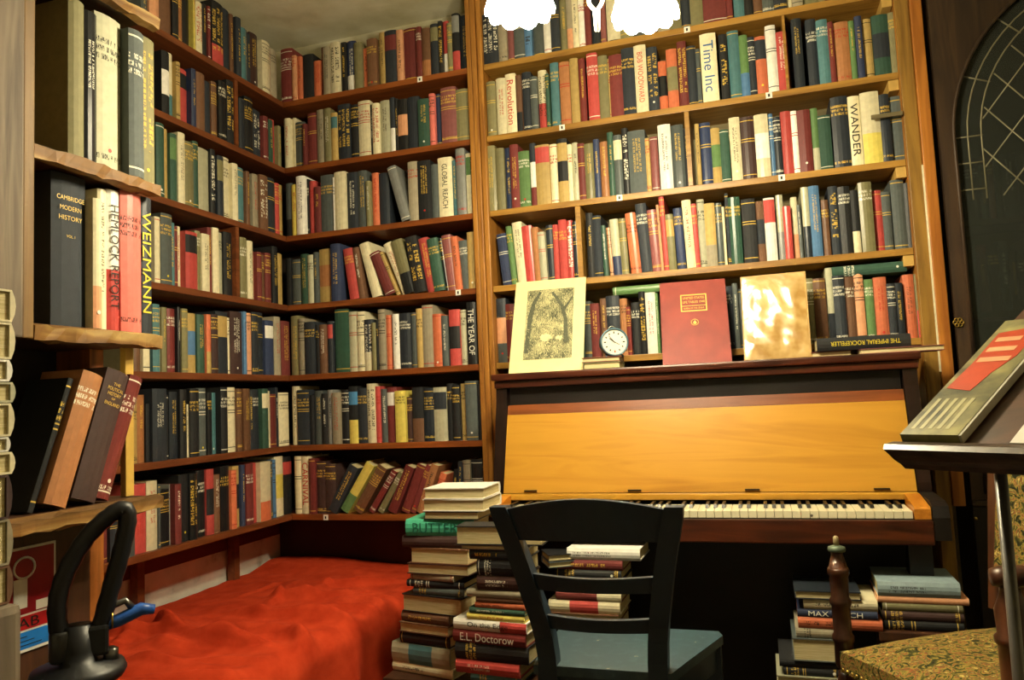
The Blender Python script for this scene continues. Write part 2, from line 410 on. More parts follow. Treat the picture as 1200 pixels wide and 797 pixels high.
# ---- corner section left of the post
B1_ROWS = [
 [((320, 0, 4.8), '>40 105:275:R 130:315:a 155:315:o 215:300:k 258:335:o 278:258:Rv 318:265:dv 372:240:cV 405:235:kv 452:225:Nvqw 497:240:l 525:265:o 580:220:u 590:215:l 620:180:y 685:170:npR 722:165:av 798:150:R 828:150:R 875:155:uqh 920:130:npl 945:115:kV 975:110:rqw 1003:130:l 1045:80:kpgqr 1090:80:n 1106:65:k')],
 [((320, 110, 4.8), '>62 95:140:c 115:130:c 165:155:s 185:170:R 242:105:R 285:90:d 325:85:l 362:110:ypt 430:60:nV 475:60:k 540:40:c 555:60:k 595:55:cV 645:35:L 672:15:nqw 690:20:k 745:25:kPa 810:10:n 875:30:G 905:0:p 940:-5:N 1025:-35:m 1095:-25:l 1122:-35:Rv')],
 [((320, 180, 4.8), '>60 100:165:sqk 132:175:Y 180:130:wv 190:140:k 225:150:r 262:185:R 335:120:st 345:135:w 408:105:c 468:105:n 520:95:s 545:155:l 582:105:ov 640:105:n 690:70:g:78 >752 808:45:d 882:40:kv 920:60:s 998:20:c=k|GLOBAL_REACH 1025:35:t 1075:-26:g 1110:-5:cpe 1132:20:R')],
 [((320, 260, 4.8), '>65 95:205:k 145:210:s 185:180:Gv 218:185:L 245:170:s 320:150:yPh 375:125:Nv >383 435:145:rt:35 470:140:u:32 525:110:c:70 585:160:R:95 606:165:y:95 655:110:cv:108 720:95:lqk:75 >742 808:80:kV:48 862:85:r:50 922:90:G:36 940:90:k:34 992:70:m:28 1030:80:o:20 1083:100:s:14 1130:55:y 1145:60:k')],
 [((320, 340, 4.8), '>92 140:145:l 178:160:d 235:180:n 258:195:k 298:195:u 328:175:npr >333 412:105:Gb 460:120:L 505:120:c 555:165:nVqc 578:185:l 590:170:k 628:110:d 655:140:o 665:135:k 705:135:w >706 768:130:nt 802:125:s 835:105:y 895:85:d 945:135:o 980:145:s >985 1045:110:rPk 1078:110:L 1088:95:l 1140:70:k=w|THE_YEAR_OF 1158:80:k')],
 [((320, 430, 4.8), '>92 128:110:cv 195:130:n 220:160:k=w|CORRIDORS_OF_POWER 265:135:s 298:150:k 330:130:g 378:145:d 420:130:k 470:110:kpBqY 520:120:n 565:95:cV 592:110:r 632:125:s 685:115:Rpw 742:135:Yt 778:170:U 840:115:kqu 895:120:n 968:115:Lpn 1005:95:kt 1045:105:k 1080:95:y 1145:80:s 1165:100:k')],
 [((320, 520, 4.286), '>100 135:65:c 180:65:c=r|CARNIVAL 212:75:R 260:90:U 310:105:U >385 440:100:n:-130 >462 515:90:Yqe:-155 >532 590:100:u:-150 625:130:R:-136 660:140:lt:-124 >664 715:105:R:-108 >718 765:100:R:-98 795:105:R:-95 835:100:h:-90 870:145:o:-70 >905 930:130:k:-26 955:90:n:-14 990:85:d 1045:80:k 1056:110:s')],
]
for i, r_ in enumerate(B1_ROWS): row('B', Z[i], r_, 'in %s between corner and post' % OR[i], 'books on the corner shelves left of the post', rng)
# ---- bookcase above the piano
B2_ROWS = [
 [((550, 0, 7.06), '>125 250:*:nV 320:*:d 375:*:m 465:*:s 525:*:bV 620:*:s 680:*:w 755:*:nb 815:*:l 862:*:dqa 910:*:cv 960:*:w 1012:*:R 1090:*:n 1135:*:m'), ((700, 0, 7.06), '>80 195:*:c 300:*:l 400:*:s 500:*:u 600:*:d 700:*:l 775:*:n 880:*:lD 1072:*:R 1125:*:R'), ((850, 0, 5.217), '>55 120:*:t 175:*:yqk 230:*:u 300:*:s 380:*:n 410:*:c 475:*:d 570:*:l 610:*:l 680:*:n 740:*:R 800:*:u 870:*:G 930:*:c')],
 [((560, 50, 6.64), '>62 130:305:l 205:270:cv 285:240:c=r|Revolution 330:250:uqk 400:220:nt 455:265:s 520:205:cVqr 548:245:G 615:145:tt >625 705:150:h 770:120:y 820:110:Rv >840 925:85:r 1000:100:l 1010:115:y 1115:90:Rt'), ((720, 30, 6.64), '>48 145:180:nt 240:155:c=r|BOB_WOODWARD 325:165:nV 395:265:oPk 478:180:oPl 550:115:RV 625:150:nb 658:170:s 785:65:c=b|Time_Inc >805 870:75:kV 960:40:t 1030:70:eqb 1085:90:n 1170:85:opn'), ((850, 0, 5.217), '>238 302:162:w 372:198:rv >397 460:112:n >485 550:110:nt 620:122:tt 655:135:Rv 750:128:ht 785:120:ev 830:98:N 890:105:yb 990:85:GPn 1050:75:l')],
 [((560, 130, 6.64), '>60 130:275:l 195:290:l 245:280:Nv 310:265:R 395:315:e 440:250:nPwqR 550:265:ypr 610:255:c 690:220:kqypy 725:260:c 770:245:L 825:255:Rb 895:260:l 940:225:Nv 1000:235:h 1045:165:G 1110:185:spc'), ((720, 110, 6.64), '>50 100:270:kV 235:290:s 270:350:y 330:335:mb 430:235:w 530:235:s 577:270:kv >622 655:240:yv 740:220:Nb 812:260:yPe 885:275:G 970:185:cv 1080:175:Ub 1190:160:cJPw'), ((890, 90, 5.695), '>52 85:240:b 135:265:n 205:225:r 245:225:w 335:220:R 385:205:eqL 470:255:Gb >470 585:125:nt 665:120:c=k|WANDER 790:105:cqY 860:120:nt 962:125:s')],
 [((570, 220, 6.64), '>65 145:350:N:40 185:298:e:32 260:260:cv:34 340:290:r:22 395:305:h:20 450:345:Lb:12 508:285:nb:10 548:285:r 610:245:rt 660:250:rV 715:262:n >770 825:200:kv 888:220:nb 925:295:G:10 955:305:a:14 1020:245:LqN:14 1075:235:l:10'), ((730, 200, 6.133), '>10 85:300:ot:25 >87 165:240:nt:22 235:280:m:20 255:245:a:14 292:190:r:14 358:315:lpy:8 420:270:Nt:10 485:215:c:14 525:240:r:8 578:205:L 655:235:yqd 705:230:s 725:255:c 750:155:n 835:185:G >845 945:205:kb 1005:215:uPn 1085:195:wpr'), ((900, 180, 5.695), '>48 95:270:Lqg 148:355:r 190:285:cqa 215:340:s 265:225:Lqn 335:220:bv 350:300:k 398:310:u 460:215:nV 540:222:kt 595:245:kqc 685:195:lt 755:240:rb 815:250:sb 905:170:s 970:190:k=w|A_Timeless')],
 [((570, 310, 5.315), '>50 110:210:nPaqs 165:245:R !250:240:n !330:250:s !420:230:u !500:240:k !600:235:G 645:230:s 700:245:R 740:210:u 822:195:nt 868:210:h 895:265:R 945:235:kt 985:170:kV 1048:175:wv 1066:180:e'), ((760, 300, 5.695), '>100 !180:190:n !260:200:u !340:190:G !420:210:k !500:190:R !555:200:n 590:185:s 625:220:s !700:220:l !780:210:n !860:220:u !940:215:R'), ((930, 280, 5.315), '>60 118:245:l 195:245:u 238:180:Lqn 310:230:n 372:235:u 430:215:a 495:250:e 575:238:o 625:280:n 675:275:n >678 748:220:o 798:220:lqr')],
]
for i, r_ in enumerate(B2_ROWS): row('B', Z[i], r_, 'in %s above piano' % OR[i].replace('fifth', 'lowest'), 'books in the bookcase above the piano', rng)
# ---- small bookcase at the far left
N_Z = [1.578, 1.246, .905]
row('N', N_Z[0], [((0, 0, 3.985), '>318 392:5:l >400 465:55:kJv >470 590:75:Lt 660:150:s 740:175:lV')], 'on top shelf of the small near bookcase', 'books on the small near bookcase', rng, True, .1)
row('N', N_Z[1], [((0, 190, 3.795), '>258 410:55:n=g|# 450:165:cqa 490:120:c 547:125:wqr=k|HEMLOCK_REPORT 637:135:pt 697:155:n=y|WEIZMANN')], 'on middle shelf of the small near bookcase', 'books on the small near bookcase', rng, True, .1)
row('N', N_Z[2], [((0, 390, 3.795), '>318 342:200:k:-172 >368 465:165:ht:-172 >475 580:155:U=g|#:-160 640:185:R:-155'.replace('=g|#:-160', ':-160=g|#')) ], 'on lower shelf of the small near bookcase', 'books on the small near bookcase', rng, True, .1)

# ------------------------------------------------------------------ room
def struct(mb, name, mat): return mb.build(name, mat, None, 'structure')
t_ = NT('plaster', .9, .1); v_ = t_.coord(); n_ = t_.n('ShaderNodeTexNoise'); n_.inputs['Scale'].default_value = 5; n_.inputs['Detail'].default_value = 8
t_.l(v_, n_.inputs[0]); t_.base(t_.ramp(n_.outputs[0], [(.3, 'c8c09c'), (.5, 'dcd6b8'), (.7, 'e8e4cc')])); t_.bump(n_.outputs[0], .6, .02); M_PLASTER = t_.m
t_ = NT('whitewash', .9, .1); v_ = t_.coord(); n_ = t_.n('ShaderNodeTexNoise'); n_.inputs['Scale'].default_value = 9; n_.inputs['Detail'].default_value = 8
t_.l(v_, n_.inputs[0]); t_.base(t_.ramp(n_.outputs[0], [(.28, '8a8574'), (.42, 'cfcabb'), (.7, 'e2ddd0')])); t_.bump(n_.outputs[0], .8, .01); M_WHITE = t_.m
M_FLOOR = wood('floor_boards', '2a1a10', '4a301c', 'y', .6)
M_DARKWALL = plain('dark_wall', '4a3a2c', .8, .2, var=.2, scale=4)
XL, YB, XR, YF, CZ = -.22, .22, 4.2, -4.6, 2.80
struct(MB().box(XL-.1, XR+.1, YF-.1, YB+.1, -.1, 0), 'floor', M_FLOOR)
struct(MB().box(XL-.1, XR+.1, YF-.1, YB+.1, CZ, CZ+.1), 'ceiling', M_PLASTER)
struct(MB().box(XL-.1, XL, YF, YB, 0, CZ), 'wall_left', M_WHITE)
struct(MB().box(XL, XR, YB, YB+.1, 0, CZ), 'wall_back', M_PLASTER)
struct(MB().box(XR, XR+.1, YF, YB, 0, CZ), 'wall_right', M_PLASTER)
struct(MB().box(XL, XR, YF-.1, YF, 0, CZ), 'wall_front', M_PLASTER)
struct(MB().box(XL, .49, -2.3, -1.58, 0, CZ), 'wall_partition', M_DARKWALL)
M_MAROON = plain('maroon_board', '5c241e', .6, .3, var=.2, scale=6)
struct(MB().box(XL, XL+.012, -1.575, YB-.001, .50, .596), 'trim_1', M_MAROON)
struct(MB().box(XL+.013, .86, YB-.014, YB-.001, .02, .596), 'trim_2', plain('dark_brown_board', '3a221c', .6, .3, var=.2, scale=6))

# ------------------------------------------------------------------ built-in shelves
M_SHELF_L = wood('shelf_wood_dark', '5a2f16', '7c4422', 'y', .45)
M_SHELF_B = wood('shelf_wood_red', '6a3515', '92501f', 'x', .42)
M_SHELF_Y = wood('shelf_wood_amber', '7e5820', 'b0843a', 'x', .4)
M_POST = wood('post_wood', '7a4a1a', 'b07a34', 'z', .42)
M_BACK = wood('back_board', '5a5036', '7a6e4c', 'x', .7)
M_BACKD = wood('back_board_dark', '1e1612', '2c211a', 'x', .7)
def shelf_board(parent, M, x0, x1, y0, y1, z, t=.024):
    return MB().box(x0, x1, y0, y1, z-t, z, 0, .002).build('shelf', M, parent)
ua = thing('wall_bookcase', 'dark brown built-in wall shelves on the left wall packed with books', 'bookcase', (-.1, -.7, 0))
for z in Z: shelf_board(ua, M_SHELF_L, -.205, 0, -1.57, .199, z)
MB().box(-.217, -.206, -1.57, .2, .6, 2.44).build('back_panel', M_BACKD, ua)
for (px0, px1, i) in ((273.5, 279.5, 1), (275, 280, 3)):
    y0, y1 = rowx(px0, Z[i], 'A'), rowx(px1, Z[i], 'A')
    MB().box(-.2, -.002, y0, y0+.02, Z[i]+.001, Z[i-1]-.025).build('divider', M_SHELF_L, ua)
for px in (208, 315):
    y0 = rowx(px, .62, 'A'); MB().box(-.204, -.17, y0-.016, y0+.016, .0, .597).build('support_post', M_SHELF_L, ua)
M_DKPOST = wood('unit_wood', '2e1a10', '4a2c18', 'z', .5)
ub = thing('corner_bookcase', 'red-brown built-in shelves between the room corner and fluted post', 'bookcase', (.4, .1, 0))
XP0, XP1 = .885, .955
for z in Z: shelf_board(ub, M_SHELF_B, .001, XP0-.001, 0, .2, z)
MB().box(-.205, XP0-.001, .201, .212, .6, 2.44).build('back_panel', M_BACKD, ub)
uc = thing('tall_bookcase', 'amber wooden bookcase with fluted post rising above the piano', 'bookcase', (1.7, .1, 0))
XR0, XR1 = 2.47, 2.55
for z in Z[:5]: shelf_board(uc, M_SHELF_Y, XP1+.001, XR0-.001, 0, .2, z)
MB().box(XP1+.001, XR0-.001, .201, .212, .02, 2.79).build('back_panel', M_BACK, uc)
for k in range(3):
    MB().box(XP0+.001+k*.0235, XP0+.0225+k*.0235, -.012 if k != 1 else -.018, .2, 0, 2.79, 0, .004).build('post_strip', M_POST, uc)
MB().box(XR0, XR0+.02, 0, .2, 0, 2.79).build('side_board', M_POST, uc)
MB().box(XR0+.002, XR0+.046, -.012, -.0005, 0, 2.79, 0, .003).build('side_trim', wood('trim_wood', '6a4a1c', '9a7430', 'z', .45), uc)
MB().box(XR0+.047, XR1+.004, -.022, -.0005, .66, 2.79, 0, .004).build('side_trim', wood('trim_wood_orange', '8a5018', 'b8762e', 'z', .42), uc)
MB().box(XR0+.042, XR0+.048, -.019, -.0125, 1.1, 1.8, 0, .001).build('white_edge', plain('white_edge', 'd8d0b0', .6), uc)
for i, (px0, px1) in ((2, (807, 813)), (3, (678.5, 685)), (1, (921.5, 925.5))):
    x0 = rowx(px0, Z[i], 'B'); x1 = rowx(px1, Z[i], 'B')
    MB().box(x0+.001, x1-.001, .001, .195, Z[i]+.001, Z[i-1]-.025).build('divider', M_SHELF_Y, uc)
for i in (0, 1, 2, 3):
    MB().box(XR0-.034, XR0-.001, .004, .19, Z[i]-.062, Z[i]-.0245, 0, .002).build('shelf_cleat', plain('cleat_pine', 'c09a50', .6), uc)
MB().box(.98, 2.44, .192, .1995, Z[2]+.001, Z[2]+.235).build('backing_strip', plain('cream_card', 'd8cfa0', .7), uc)
MB().box(2.37, XR0-.002, -.022, -.012, 1.98, 1.995, 0, .002).build('catch', M_BACK, uc)
tags = [(492, 90, Z[0]), (537, 341, Z[3]), (382, 608, Z[6])]
M_TAG = plain('paper_tag', 'e8e6dc', .7)
for n, (px, py, z) in enumerate(tags+[(805, 32, Z[0]), (658.6, 145.6, Z[1]), (901, 109, Z[1]), (916, 208.5, Z[2]), (726, 231, Z[2])]):
    x = on(px, py, 1, 0)[0]
    p = ub if n < 3 else uc
    MB().box(x-.011, x+.011, -.0018, -.0003, z-.0235, z-.001).build('paper_tag', M_TAG, p)
    MB().box(x-.004, x+.003, -.0024, -.0019, z-.018, z-.007).build('tag_mark', M_INK['k'], p)

# ------------------------------------------------------------------ small near bookcase
M_RAW = wood('raw_pine', '2c1c10', '7a5628', 'y', .6, .3, .55, 'c4a868')
un = thing('small_bookcase', 'narrow dark bookcase with raw pine shelf edges at the near left', 'bookcase', (.6, -1.7, 0))
NX0, NX1, NY0, NY1 = .495, .722, -1.852, -1.545
for z in N_Z+[1.955]:
    MB().box(NX0, NX1-.012, (NY0+.013 if z > 1.2 else NY0-.11), NY1-.022, z-.03, z-.0005).build('shelf', M_DKPOST, un)
    ys0 = NY0+.014 if z > 1.2 else NY0-.1
    m = MB(); yb = [ys0+(NY1+.012-ys0)*k/14 for k in range(15)]; rg = random.Random(int(z*100))
    m.strip([[(NX1-.0115, y, z-.034+rg.uniform(-.004, .004)), (NX1+.006+rg.uniform(-.003, .003), y, z-.03+rg.uniform(-.004, .004)), (NX1+.006+rg.uniform(-.003, .003), y, z-.006+rg.uniform(-.004, .003)), (NX1-.0115, y, z-.001)] for y in yb])
    m.build('shelf_edge', M_RAW, un)
MB().box(NX0, NX0+.012, NY0, NY1, .0, 2.45).build('back_panel', M_BACKD, un)
MB().box(NX0+.013, .60, NY1-.055, NY1-.02, .0, 1.92).build('side_board', wood('upright_orange', '6a3a12', '9c5a22', 'z', .5), un)
MB().box(NX1-.045, NX1-.03, NY1-.052, NY1-.03, .906, 1.215, 0, .002).build('front_stile', plain('yellow_pine', 'c4a04c', .5), un)
MB().box(NX0+.013, NX1+.012, NY0-.11, NY0-.012, 1.215, 2.5, 0, .004).build('near_post', wood('grey_oak', '4c4238', '7a6c5a', 'z', .7), un)
MB().box(NX0+.013, NX1+.008, NY0-.011, NY0+.012, 1.215, 2.5, 0, .003).build('near_edge', wood('edge_oak', '4a3416', '80602c', 'z', .6), un)
MB().box(NX0+.013, .575, NY0-.11, NY0+.012, .0, 1.214).build('near_side_board', M_DKPOST, un)
MB().box(.585, .60, NY0-.11, NY1-.056, .02, .87).build('kick_panel', M_DKPOST, un)

# fire sign on the kick panel
sx = .6005
def yz(px, py, x): p = on(px, py, 0, x); return p[1], p[2]
sg = thing('fire_sign', 'red, white and blue fire extinguisher sign under the near bookcase', 'sign', (sx, -1.87, .66))
y1s, zt = yz(64, 633, sx); zb = yz(62, 752, sx)[1]; y0s = y1s-.155
MB().box(sx, sx+.003, y0s, y1s, zb, zt).build('sign_plate', plain('sign_white', 'd8d4c8', .4), sg)
hgt = zt-zb
def sgr(n, a, b, c, d, mat, k=.0036): return MB().box(sx+.003, sx+k, y0s+a*.155, y0s+b*.155, zb+c*hgt, zb+d*hgt).build(n, mat, sg)
M_SIGNR = plain('sign_red', '8c1620', .35); M_SIGNB = plain('sign_blue', '1f6fc0', .35)
sgr('red_field', .03, .97, .36, .975, M_SIGNR); sgr('red_band', .03, .97, .21, .34, plain('sign_red_bright', 'b01c20', .35)); sgr('blue_band', .03, .97, .03, .19, M_SIGNB)
sgr('extinguisher_icon', .42, .60, .42, .70, plain('icon_white', 'e0dcd0', .4), .0042)
pth = [(sx+.0042, y0s+.155*(.56+.14*math.sin(a)), zb+hgt*(.80-.10*math.cos(a))) for a in [PI*2*k/20 for k in range(21)]]
MB().tube(pth, .0022, 6).build('hose_icon', MATS['icon_white'], sg)
sgr('corner_patch', .72, .97, .37, .46, MATS['icon_white'], .0040)
lettering('AB', basis(Vector((.0042, .155*.62, hgt*.275))+Vector((0, y0s+1.87, zb-.66)), (0, 1, 0), (0, 0, 1), (1, 0, 0)), .045, .018, M_INK['k'], sg, 'lettering')
for k in range(3): sgr('text_line', .1, .8-.1*k, .06+.04*k, .068+.04*k, M_INK['k'], .0040)

# ------------------------------------------------------------------ daybed and red cover
db = thing('daybed', 'low daybed hidden beneath the red cover along the left wall', 'bed', (.22, -.65, 0))
MB().box(-.19, .60, -1.46, .17, .12, .315, 0, .03).build('mattress', plain('ticking', 'a89a80', .9), db)
for x in (-.15, .58):
    for y in (-1.42, .13): MB().box(x-.025, x+.025, y-.025, y+.025, 0, .12).build('leg', M_DKPOST, db)
def smooth(a, b, x):
    t = max(0, min(1, (x-a)/(b-a))); return t*t*(3-2*t)
def ridge(x, y, x0, y0, ang, ln, w_, h):
    dx, dy = x-x0, y-y0; c, s = math.cos(ang), math.sin(ang); u, v = dx*c+dy*s, -dx*s+dy*c
    v += .05*math.sin(u*6+x0*9)
    e = math.exp(-(v/(w_ if v < 0 else w_*2.6))**2)*smooth(0, .18, u)*smooth(0, .25, ln-u)
    return h*e
rr = random.Random(5)
RID = []
for k in range(11):
    y_ = -1.45+.12*k+rr.uniform(-.05, .05); RID.append((rr.uniform(-.2, .25), y_, rr.gauss(-.15, .22), rr.uniform(.35, .7), rr.uniform(.009, .014), rr.uniform(.03, .046)))
for k in range(30):
    y_ = rr.uniform(-1.5, -.3); RID.append((rr.uniform(-.25, .35), y_, rr.gauss(-.12, .35), rr.uniform(.25, .75), rr.uniform(.009, .02), rr.uniform(.010, .024)))
for k in range(12):
    RID.append((rr.uniform(.0, .6), rr.uniform(-.7, -.3), rr.gauss(1.7, .35), rr.uniform(.25, .5), rr.uniform(.009, .018), rr.uniform(.006, .015)))
def cloth():
    W0, L0, zt = .655, 1.70, .392
    nu, nv = 170, 220
    V = []
    for i in range(nu+1):
        s = 1.2*i/nu
        for j in range(nv+1):
            q = (L0+.36)*j/nv
            # across: s along top from the wall then over the edge
            def fold(d, lim, rad):
                if d < lim-rad: return d, 0.0
                a = (d-(lim-rad))/rad
                if a < PI/2: return lim-rad+rad*math.sin(a), rad*(1-math.cos(a))
                return lim, rad+(d-(lim-rad)-rad*PI/2)
            wall = .87+.02*math.sin(q*3)
            X, dz1 = fold(s, wall, .07); Y, dz2 = fold(q, L0, .06)
            x = -.205+X; y = .195-Y
            z = zt-.012+.03*smooth(-.05, .15, y)*smooth(.5, 0, x)-.008*smooth(.15, -.15, x)-max(dz1, dz2)
            flat_ = max(0, 1-(dz1+dz2)/.04)
            wr = sum(ridge(x, y, *r) for r in RID)+(.010*noise.noise(Vector((x*3, y*3, 1)))+.004*noise.noise(Vector((x*9, y*12, 4))))+.0022*noise.noise(Vector((x*26, y*20, 9)))
            z += wr*(.35+.65*flat_)
            if dz1 > .03: x += (.02*math.sin(y*24+3*noise.noise(Vector((y*3, 0, 2))))+.012*noise.noise(Vector((y*9, z*5, 3))))*smooth(.03, .2, dz1)+.03*smooth(.05, .4, dz1)
            if dz2 > .03: y -= .015*math.sin(x*26)*smooth(.03, .2, dz2)
            V.append((x, y, max(.008, z)))
    Fq = [(i*(nv+1)+j, (i+1)*(nv+1)+j, (i+1)*(nv+1)+j+1, i*(nv+1)+j+1) for i in range(nu) for j in range(nv)]
    m = MB(); m.add(V, Fq, 0, True); return m
t_ = NT('red_cloth', 1.0, .05); v_ = t_.coord(); n_ = t_.n('ShaderNodeTexNoise'); n_.inputs['Scale'].default_value = 14; n_.inputs['Detail'].default_value = 6
t_.l(v_, n_.inputs[0]); t_.base(t_.ramp(n_.outputs[0], [(.3, 'a23018'), (.7, 'c04224')]))
w2 = t_.n('ShaderNodeTexNoise'); w2.inputs['Scale'].default_value = 90; t_.l(v_, w2.inputs[0]); t_.bump(w2.outputs[0], .25, .003)
tag(cloth().build('bedspread', t_.m), 'rumpled bright red cloth covering the daybed', 'bedspread')

# ------------------------------------------------------------------ piano
M_ROSE = wood('rosewood', '1c0c07', '3c1a0e', 'x', .28, .5, c3='5a2a14')
M_ROSEZ = wood('rosewood_upright', '0e0806', '24120c', 'z', .3, .5)
M_MAPLE = wood('maple_panel', 'a47220', 'ba882e', 'x', .3, .45, .5, 'ae7e28')
M_CHEEK = wood('cheek_orange', 'a86418', 'd08a30', 'y', .3)
M_BLACKW = plain('black_case', '120d0b', .45, .4)
PX0, PX1 = 1.042, 2.402
pn = thing('upright_piano', 'dark rosewood upright piano with open yellow maple fall and ivory keys', 'piano', (1.72, -.3, 0))
MB().box(PX0-.012, PX1+.012, -.285, -.015, 1.139, 1.163, 0, .006).build('lid', M_ROSE, pn)
MB().box(PX0-.004, PX1+.004, -.272, -.02, 1.112, 1.138, 0, .004).build('lid_moulding', M_ROSE, pn)
MB().box(PX0+.045, PX1-.045, -.245, -.23, 1.03, 1.111).build('upper_panel', M_BLACKW, pn)
for x0 in (PX0, PX1-.04):
    m = MB(); pts = [(-.02, 0), (-.02, 1.111), (-.262, 1.111), (-.268, 1.06), (-.335, .775), (-.345, .61), (-.27, .60), (-.262, 0)]
    m.prism(pts, x0, x0+.04, 'yz'); m.build('side_panel', M_ROSEZ, pn)
    m = MB(); pts = [(-.346, .75), (-.50, .745), (-.535, .735), (-.545, .705), (-.545, .645), (-.346, .645)]
    m.prism(pts, x0, x0+.04, 'yz'); m.build('arm', M_BLACKW, pn)
# fall leaning back, maple with a reddish strip at the top edge
XF0, XF1 = PX0+.042, PX1-.042
a0, a1 = Vector((0, -.352, .752)), Vector((0, -.262, 1.05)); nn = Vector((0, -(a1-a0).z, (a1-a0).y)).normalized()
def slab(t0, t1, th, off=0):
    p, q = a0+(a1-a0)*t0+nn*off, a0+(a1-a0)*t1+nn*off
    return MB().prism([(p.y, p.z), (q.y, q.z), (q.y-nn.y*th, q.z-nn.z*th), (p.y-nn.y*th, p.z-nn.z*th)], XF0, XF1, 'yz')
fl = slab(0, .885, .018).build('fall_panel', M_MAPLE, pn)
slab(.887, 1, .02).build('fall_rail', wood('fall_rail_red', '5a2c10', '7c4018', 'x', .35), pn)
for px in (622, 744, 882, 1034):
    x = on(px, 579, 1, -.355)[0]; sub(MB().box(x-.022, x+.022, -.3585, -.3525, .757, .762), 'hinge', plain('hinge_dark', '2a1c0c', .4), fl, pn)
MB().box(XF0, XF1, -.395, -.356, .733, .751, 0, .004).build('hinge_rail', M_MAPLE, pn)
for x0 in (XF0, XF1-.042):
    m = MB(); m.prism([(-.3965, .7505), (-.53, .732), (-.535, .727), (-.535, .70), (-.3965, .70)], x0+.001, x0+.041, 'yz'); m.build('key_block', M_CHEEK, pn)
KX0, KX1 = XF0+.043, XF1-.043
NK = 50; kw = (KX1-KX0)/NK
M_IV = plain('ivory', 'e6dfbe', .3, .5, var=.05); M_EB = plain('ebony', '15120f', .3, .5)
kme = None
for k in range(NK):
    if kme is None:
        o = MB().box(0, kw-.0012, -.528, -.397, .700, .7205, 0, .0012).build('white_key', M_IV); kme = o.data; o.parent = pn
    else:
        o = bpy.data.objects.new('white_key', kme); COL.objects.link(o); o.parent = pn
    o.location = (KX0+k*kw-1.72, .3, 0)
bme = None
for k in range(NK-1):
    if (k+5) % 7 in (2, 6): continue
    if bme is None:
        m = MB().strip([[(-.0055, -.48, .7212), (.0055, -.48, .7212), (.0045, -.474, .7315), (-.0045, -.474, .7315)], [(-.0055, -.397, .7212), (.0055, -.397, .7212), (.0045, -.397, .7315), (-.0045, -.397, .7315)]])
        o = m.build('black_key', M_EB); bme = o.data; o.parent = pn
    else:
        o = bpy.data.objects.new('black_key', bme); COL.objects.link(o); o.parent = pn
    o.location = (KX0+(k+1)*kw-1.72, .3, 0)
MB().box(PX0+.041, PX1-.041, -.548, -.5355, .632, .699, 0, .004).build('key_slip', M_ROSE, pn)
MB().box(PX0+.041, PX1-.041, -.535, -.29, .632, .698).build('key_bed', M_BLACKW, pn)
MB().box(PX0+.041, PX1-.041, -.26, -.245, .05, .6315).build('lower_panel', M_BLACKW, pn)
MB().box(PX0+.041, PX1-.041, -.04, -.02, .05, 1.10).build('back_panel', M_BLACKW, pn)
for px, py in ((703, 624), (951, 604)):
    p = on(px, py, 1, -.549); m = MB().lathe([(.004, 0), (.004, .003), (.0015, .005)], n=10, M=basis(p, (1, 0, 0), (0, 0, 1), (0, -1, 0))); m.build('screw', plain('screw_metal', '9a9484', .3, .5, .9), pn)
MB().box(PX0+.1, PX0+.16, -.50, -.44, 0, .63).build('leg', M_BLACKW, pn); MB().box(PX1-.10, PX1-.042, -.50, -.44, 0, .63).build('leg', M_BLACKW, pn)

# ------------------------------------------------------------------ things on the piano lid
LZ = 1.1635
def leaning_slab(name, px, ybot, ytop, th, mat, label, cat):
    """px: bottom-left, bottom-right, top-left, top-right picture corners"""
    bl, br = on(*px[0], 2, LZ), on(*px[1], 2, LZ)
    xl, xr = on(*px[0], 1, ybot)[0], on(*px[1], 1, ybot)[0]; zt = (on(*px[2], 1, ytop)[2]+on(*px[3], 1, ytop)[2])/2
    root = thing(name, label, cat, ((xl+xr)/2, ybot, LZ))
    up = Vector((0, ytop-ybot, zt-LZ)); H = up.length; up.normalize(); nrm = Vector((1, 0, 0)).cross(up)  # outwards
    nrm = Vector((0, -up.z, up.y))
    return root, xr-xl, H, up, nrm
pr_root, PW, PH, up, nrm = leaning_slab('engraving_print', [(597, 438), (683, 434), (606, 331), (684, 326)], -.215, -.035, .003, None, 'black and white woodland engraving on cream mount leaning on the piano', 'print')
Bm = basis((0, 0, 0), (1, 0, 0), up, nrm)
def face(root, name, mat, x0, x1, y0, y1, z0, z1, yaw=0):
    m = MB().box(x0, x1, y0, y1, z0, z1); m.xf(Matrix.Translation(root.location) @ Matrix.Rotation(yaw, 4, 'Z') @ Bm); return m.build(name, mat, root)
face(pr_root, 'mount_card', plain('mount_cream', 'e0d49c', .6, var=.04), -PW/2, PW/2, 0, PH, 0, .003, .06)
t_ = NT('engraving', .7, .2)
tc = t_.coord((1, 1, 1), 'Object')
n1 = t_.n('ShaderNodeTexNoise'); n1.inputs['Scale'].default_value = 95; n1.inputs['Detail'].default_value = 9; n1.inputs['Roughness'].default_value = .75; n1.inputs['Distortion'].default_value = 1.6; t_.l(tc, n1.inputs[0])
n2 = t_.n('ShaderNodeTexNoise'); n2.inputs['Scale'].default_value = 22; n2.inputs['Detail'].default_value = 3; t_.l(tc, n2.inputs[0])
wv = t_.n('ShaderNodeTexWave', wave_type='BANDS', bands_direction='X'); wv.inputs['Scale'].default_value = 70; wv.inputs['Distortion'].default_value = 14; wv.inputs['Detail'].default_value = 4; t_.l(tc, wv.inputs[0])
def mth(t, op, a, b):
    n = t.n('ShaderNodeMath', operation=op)
    for i, q in enumerate((a, b)):
        if isinstance(q, (int, float)): n.inputs[i].default_value = q
        else: t.l(q, n.inputs[i])
    return n.outputs[0]
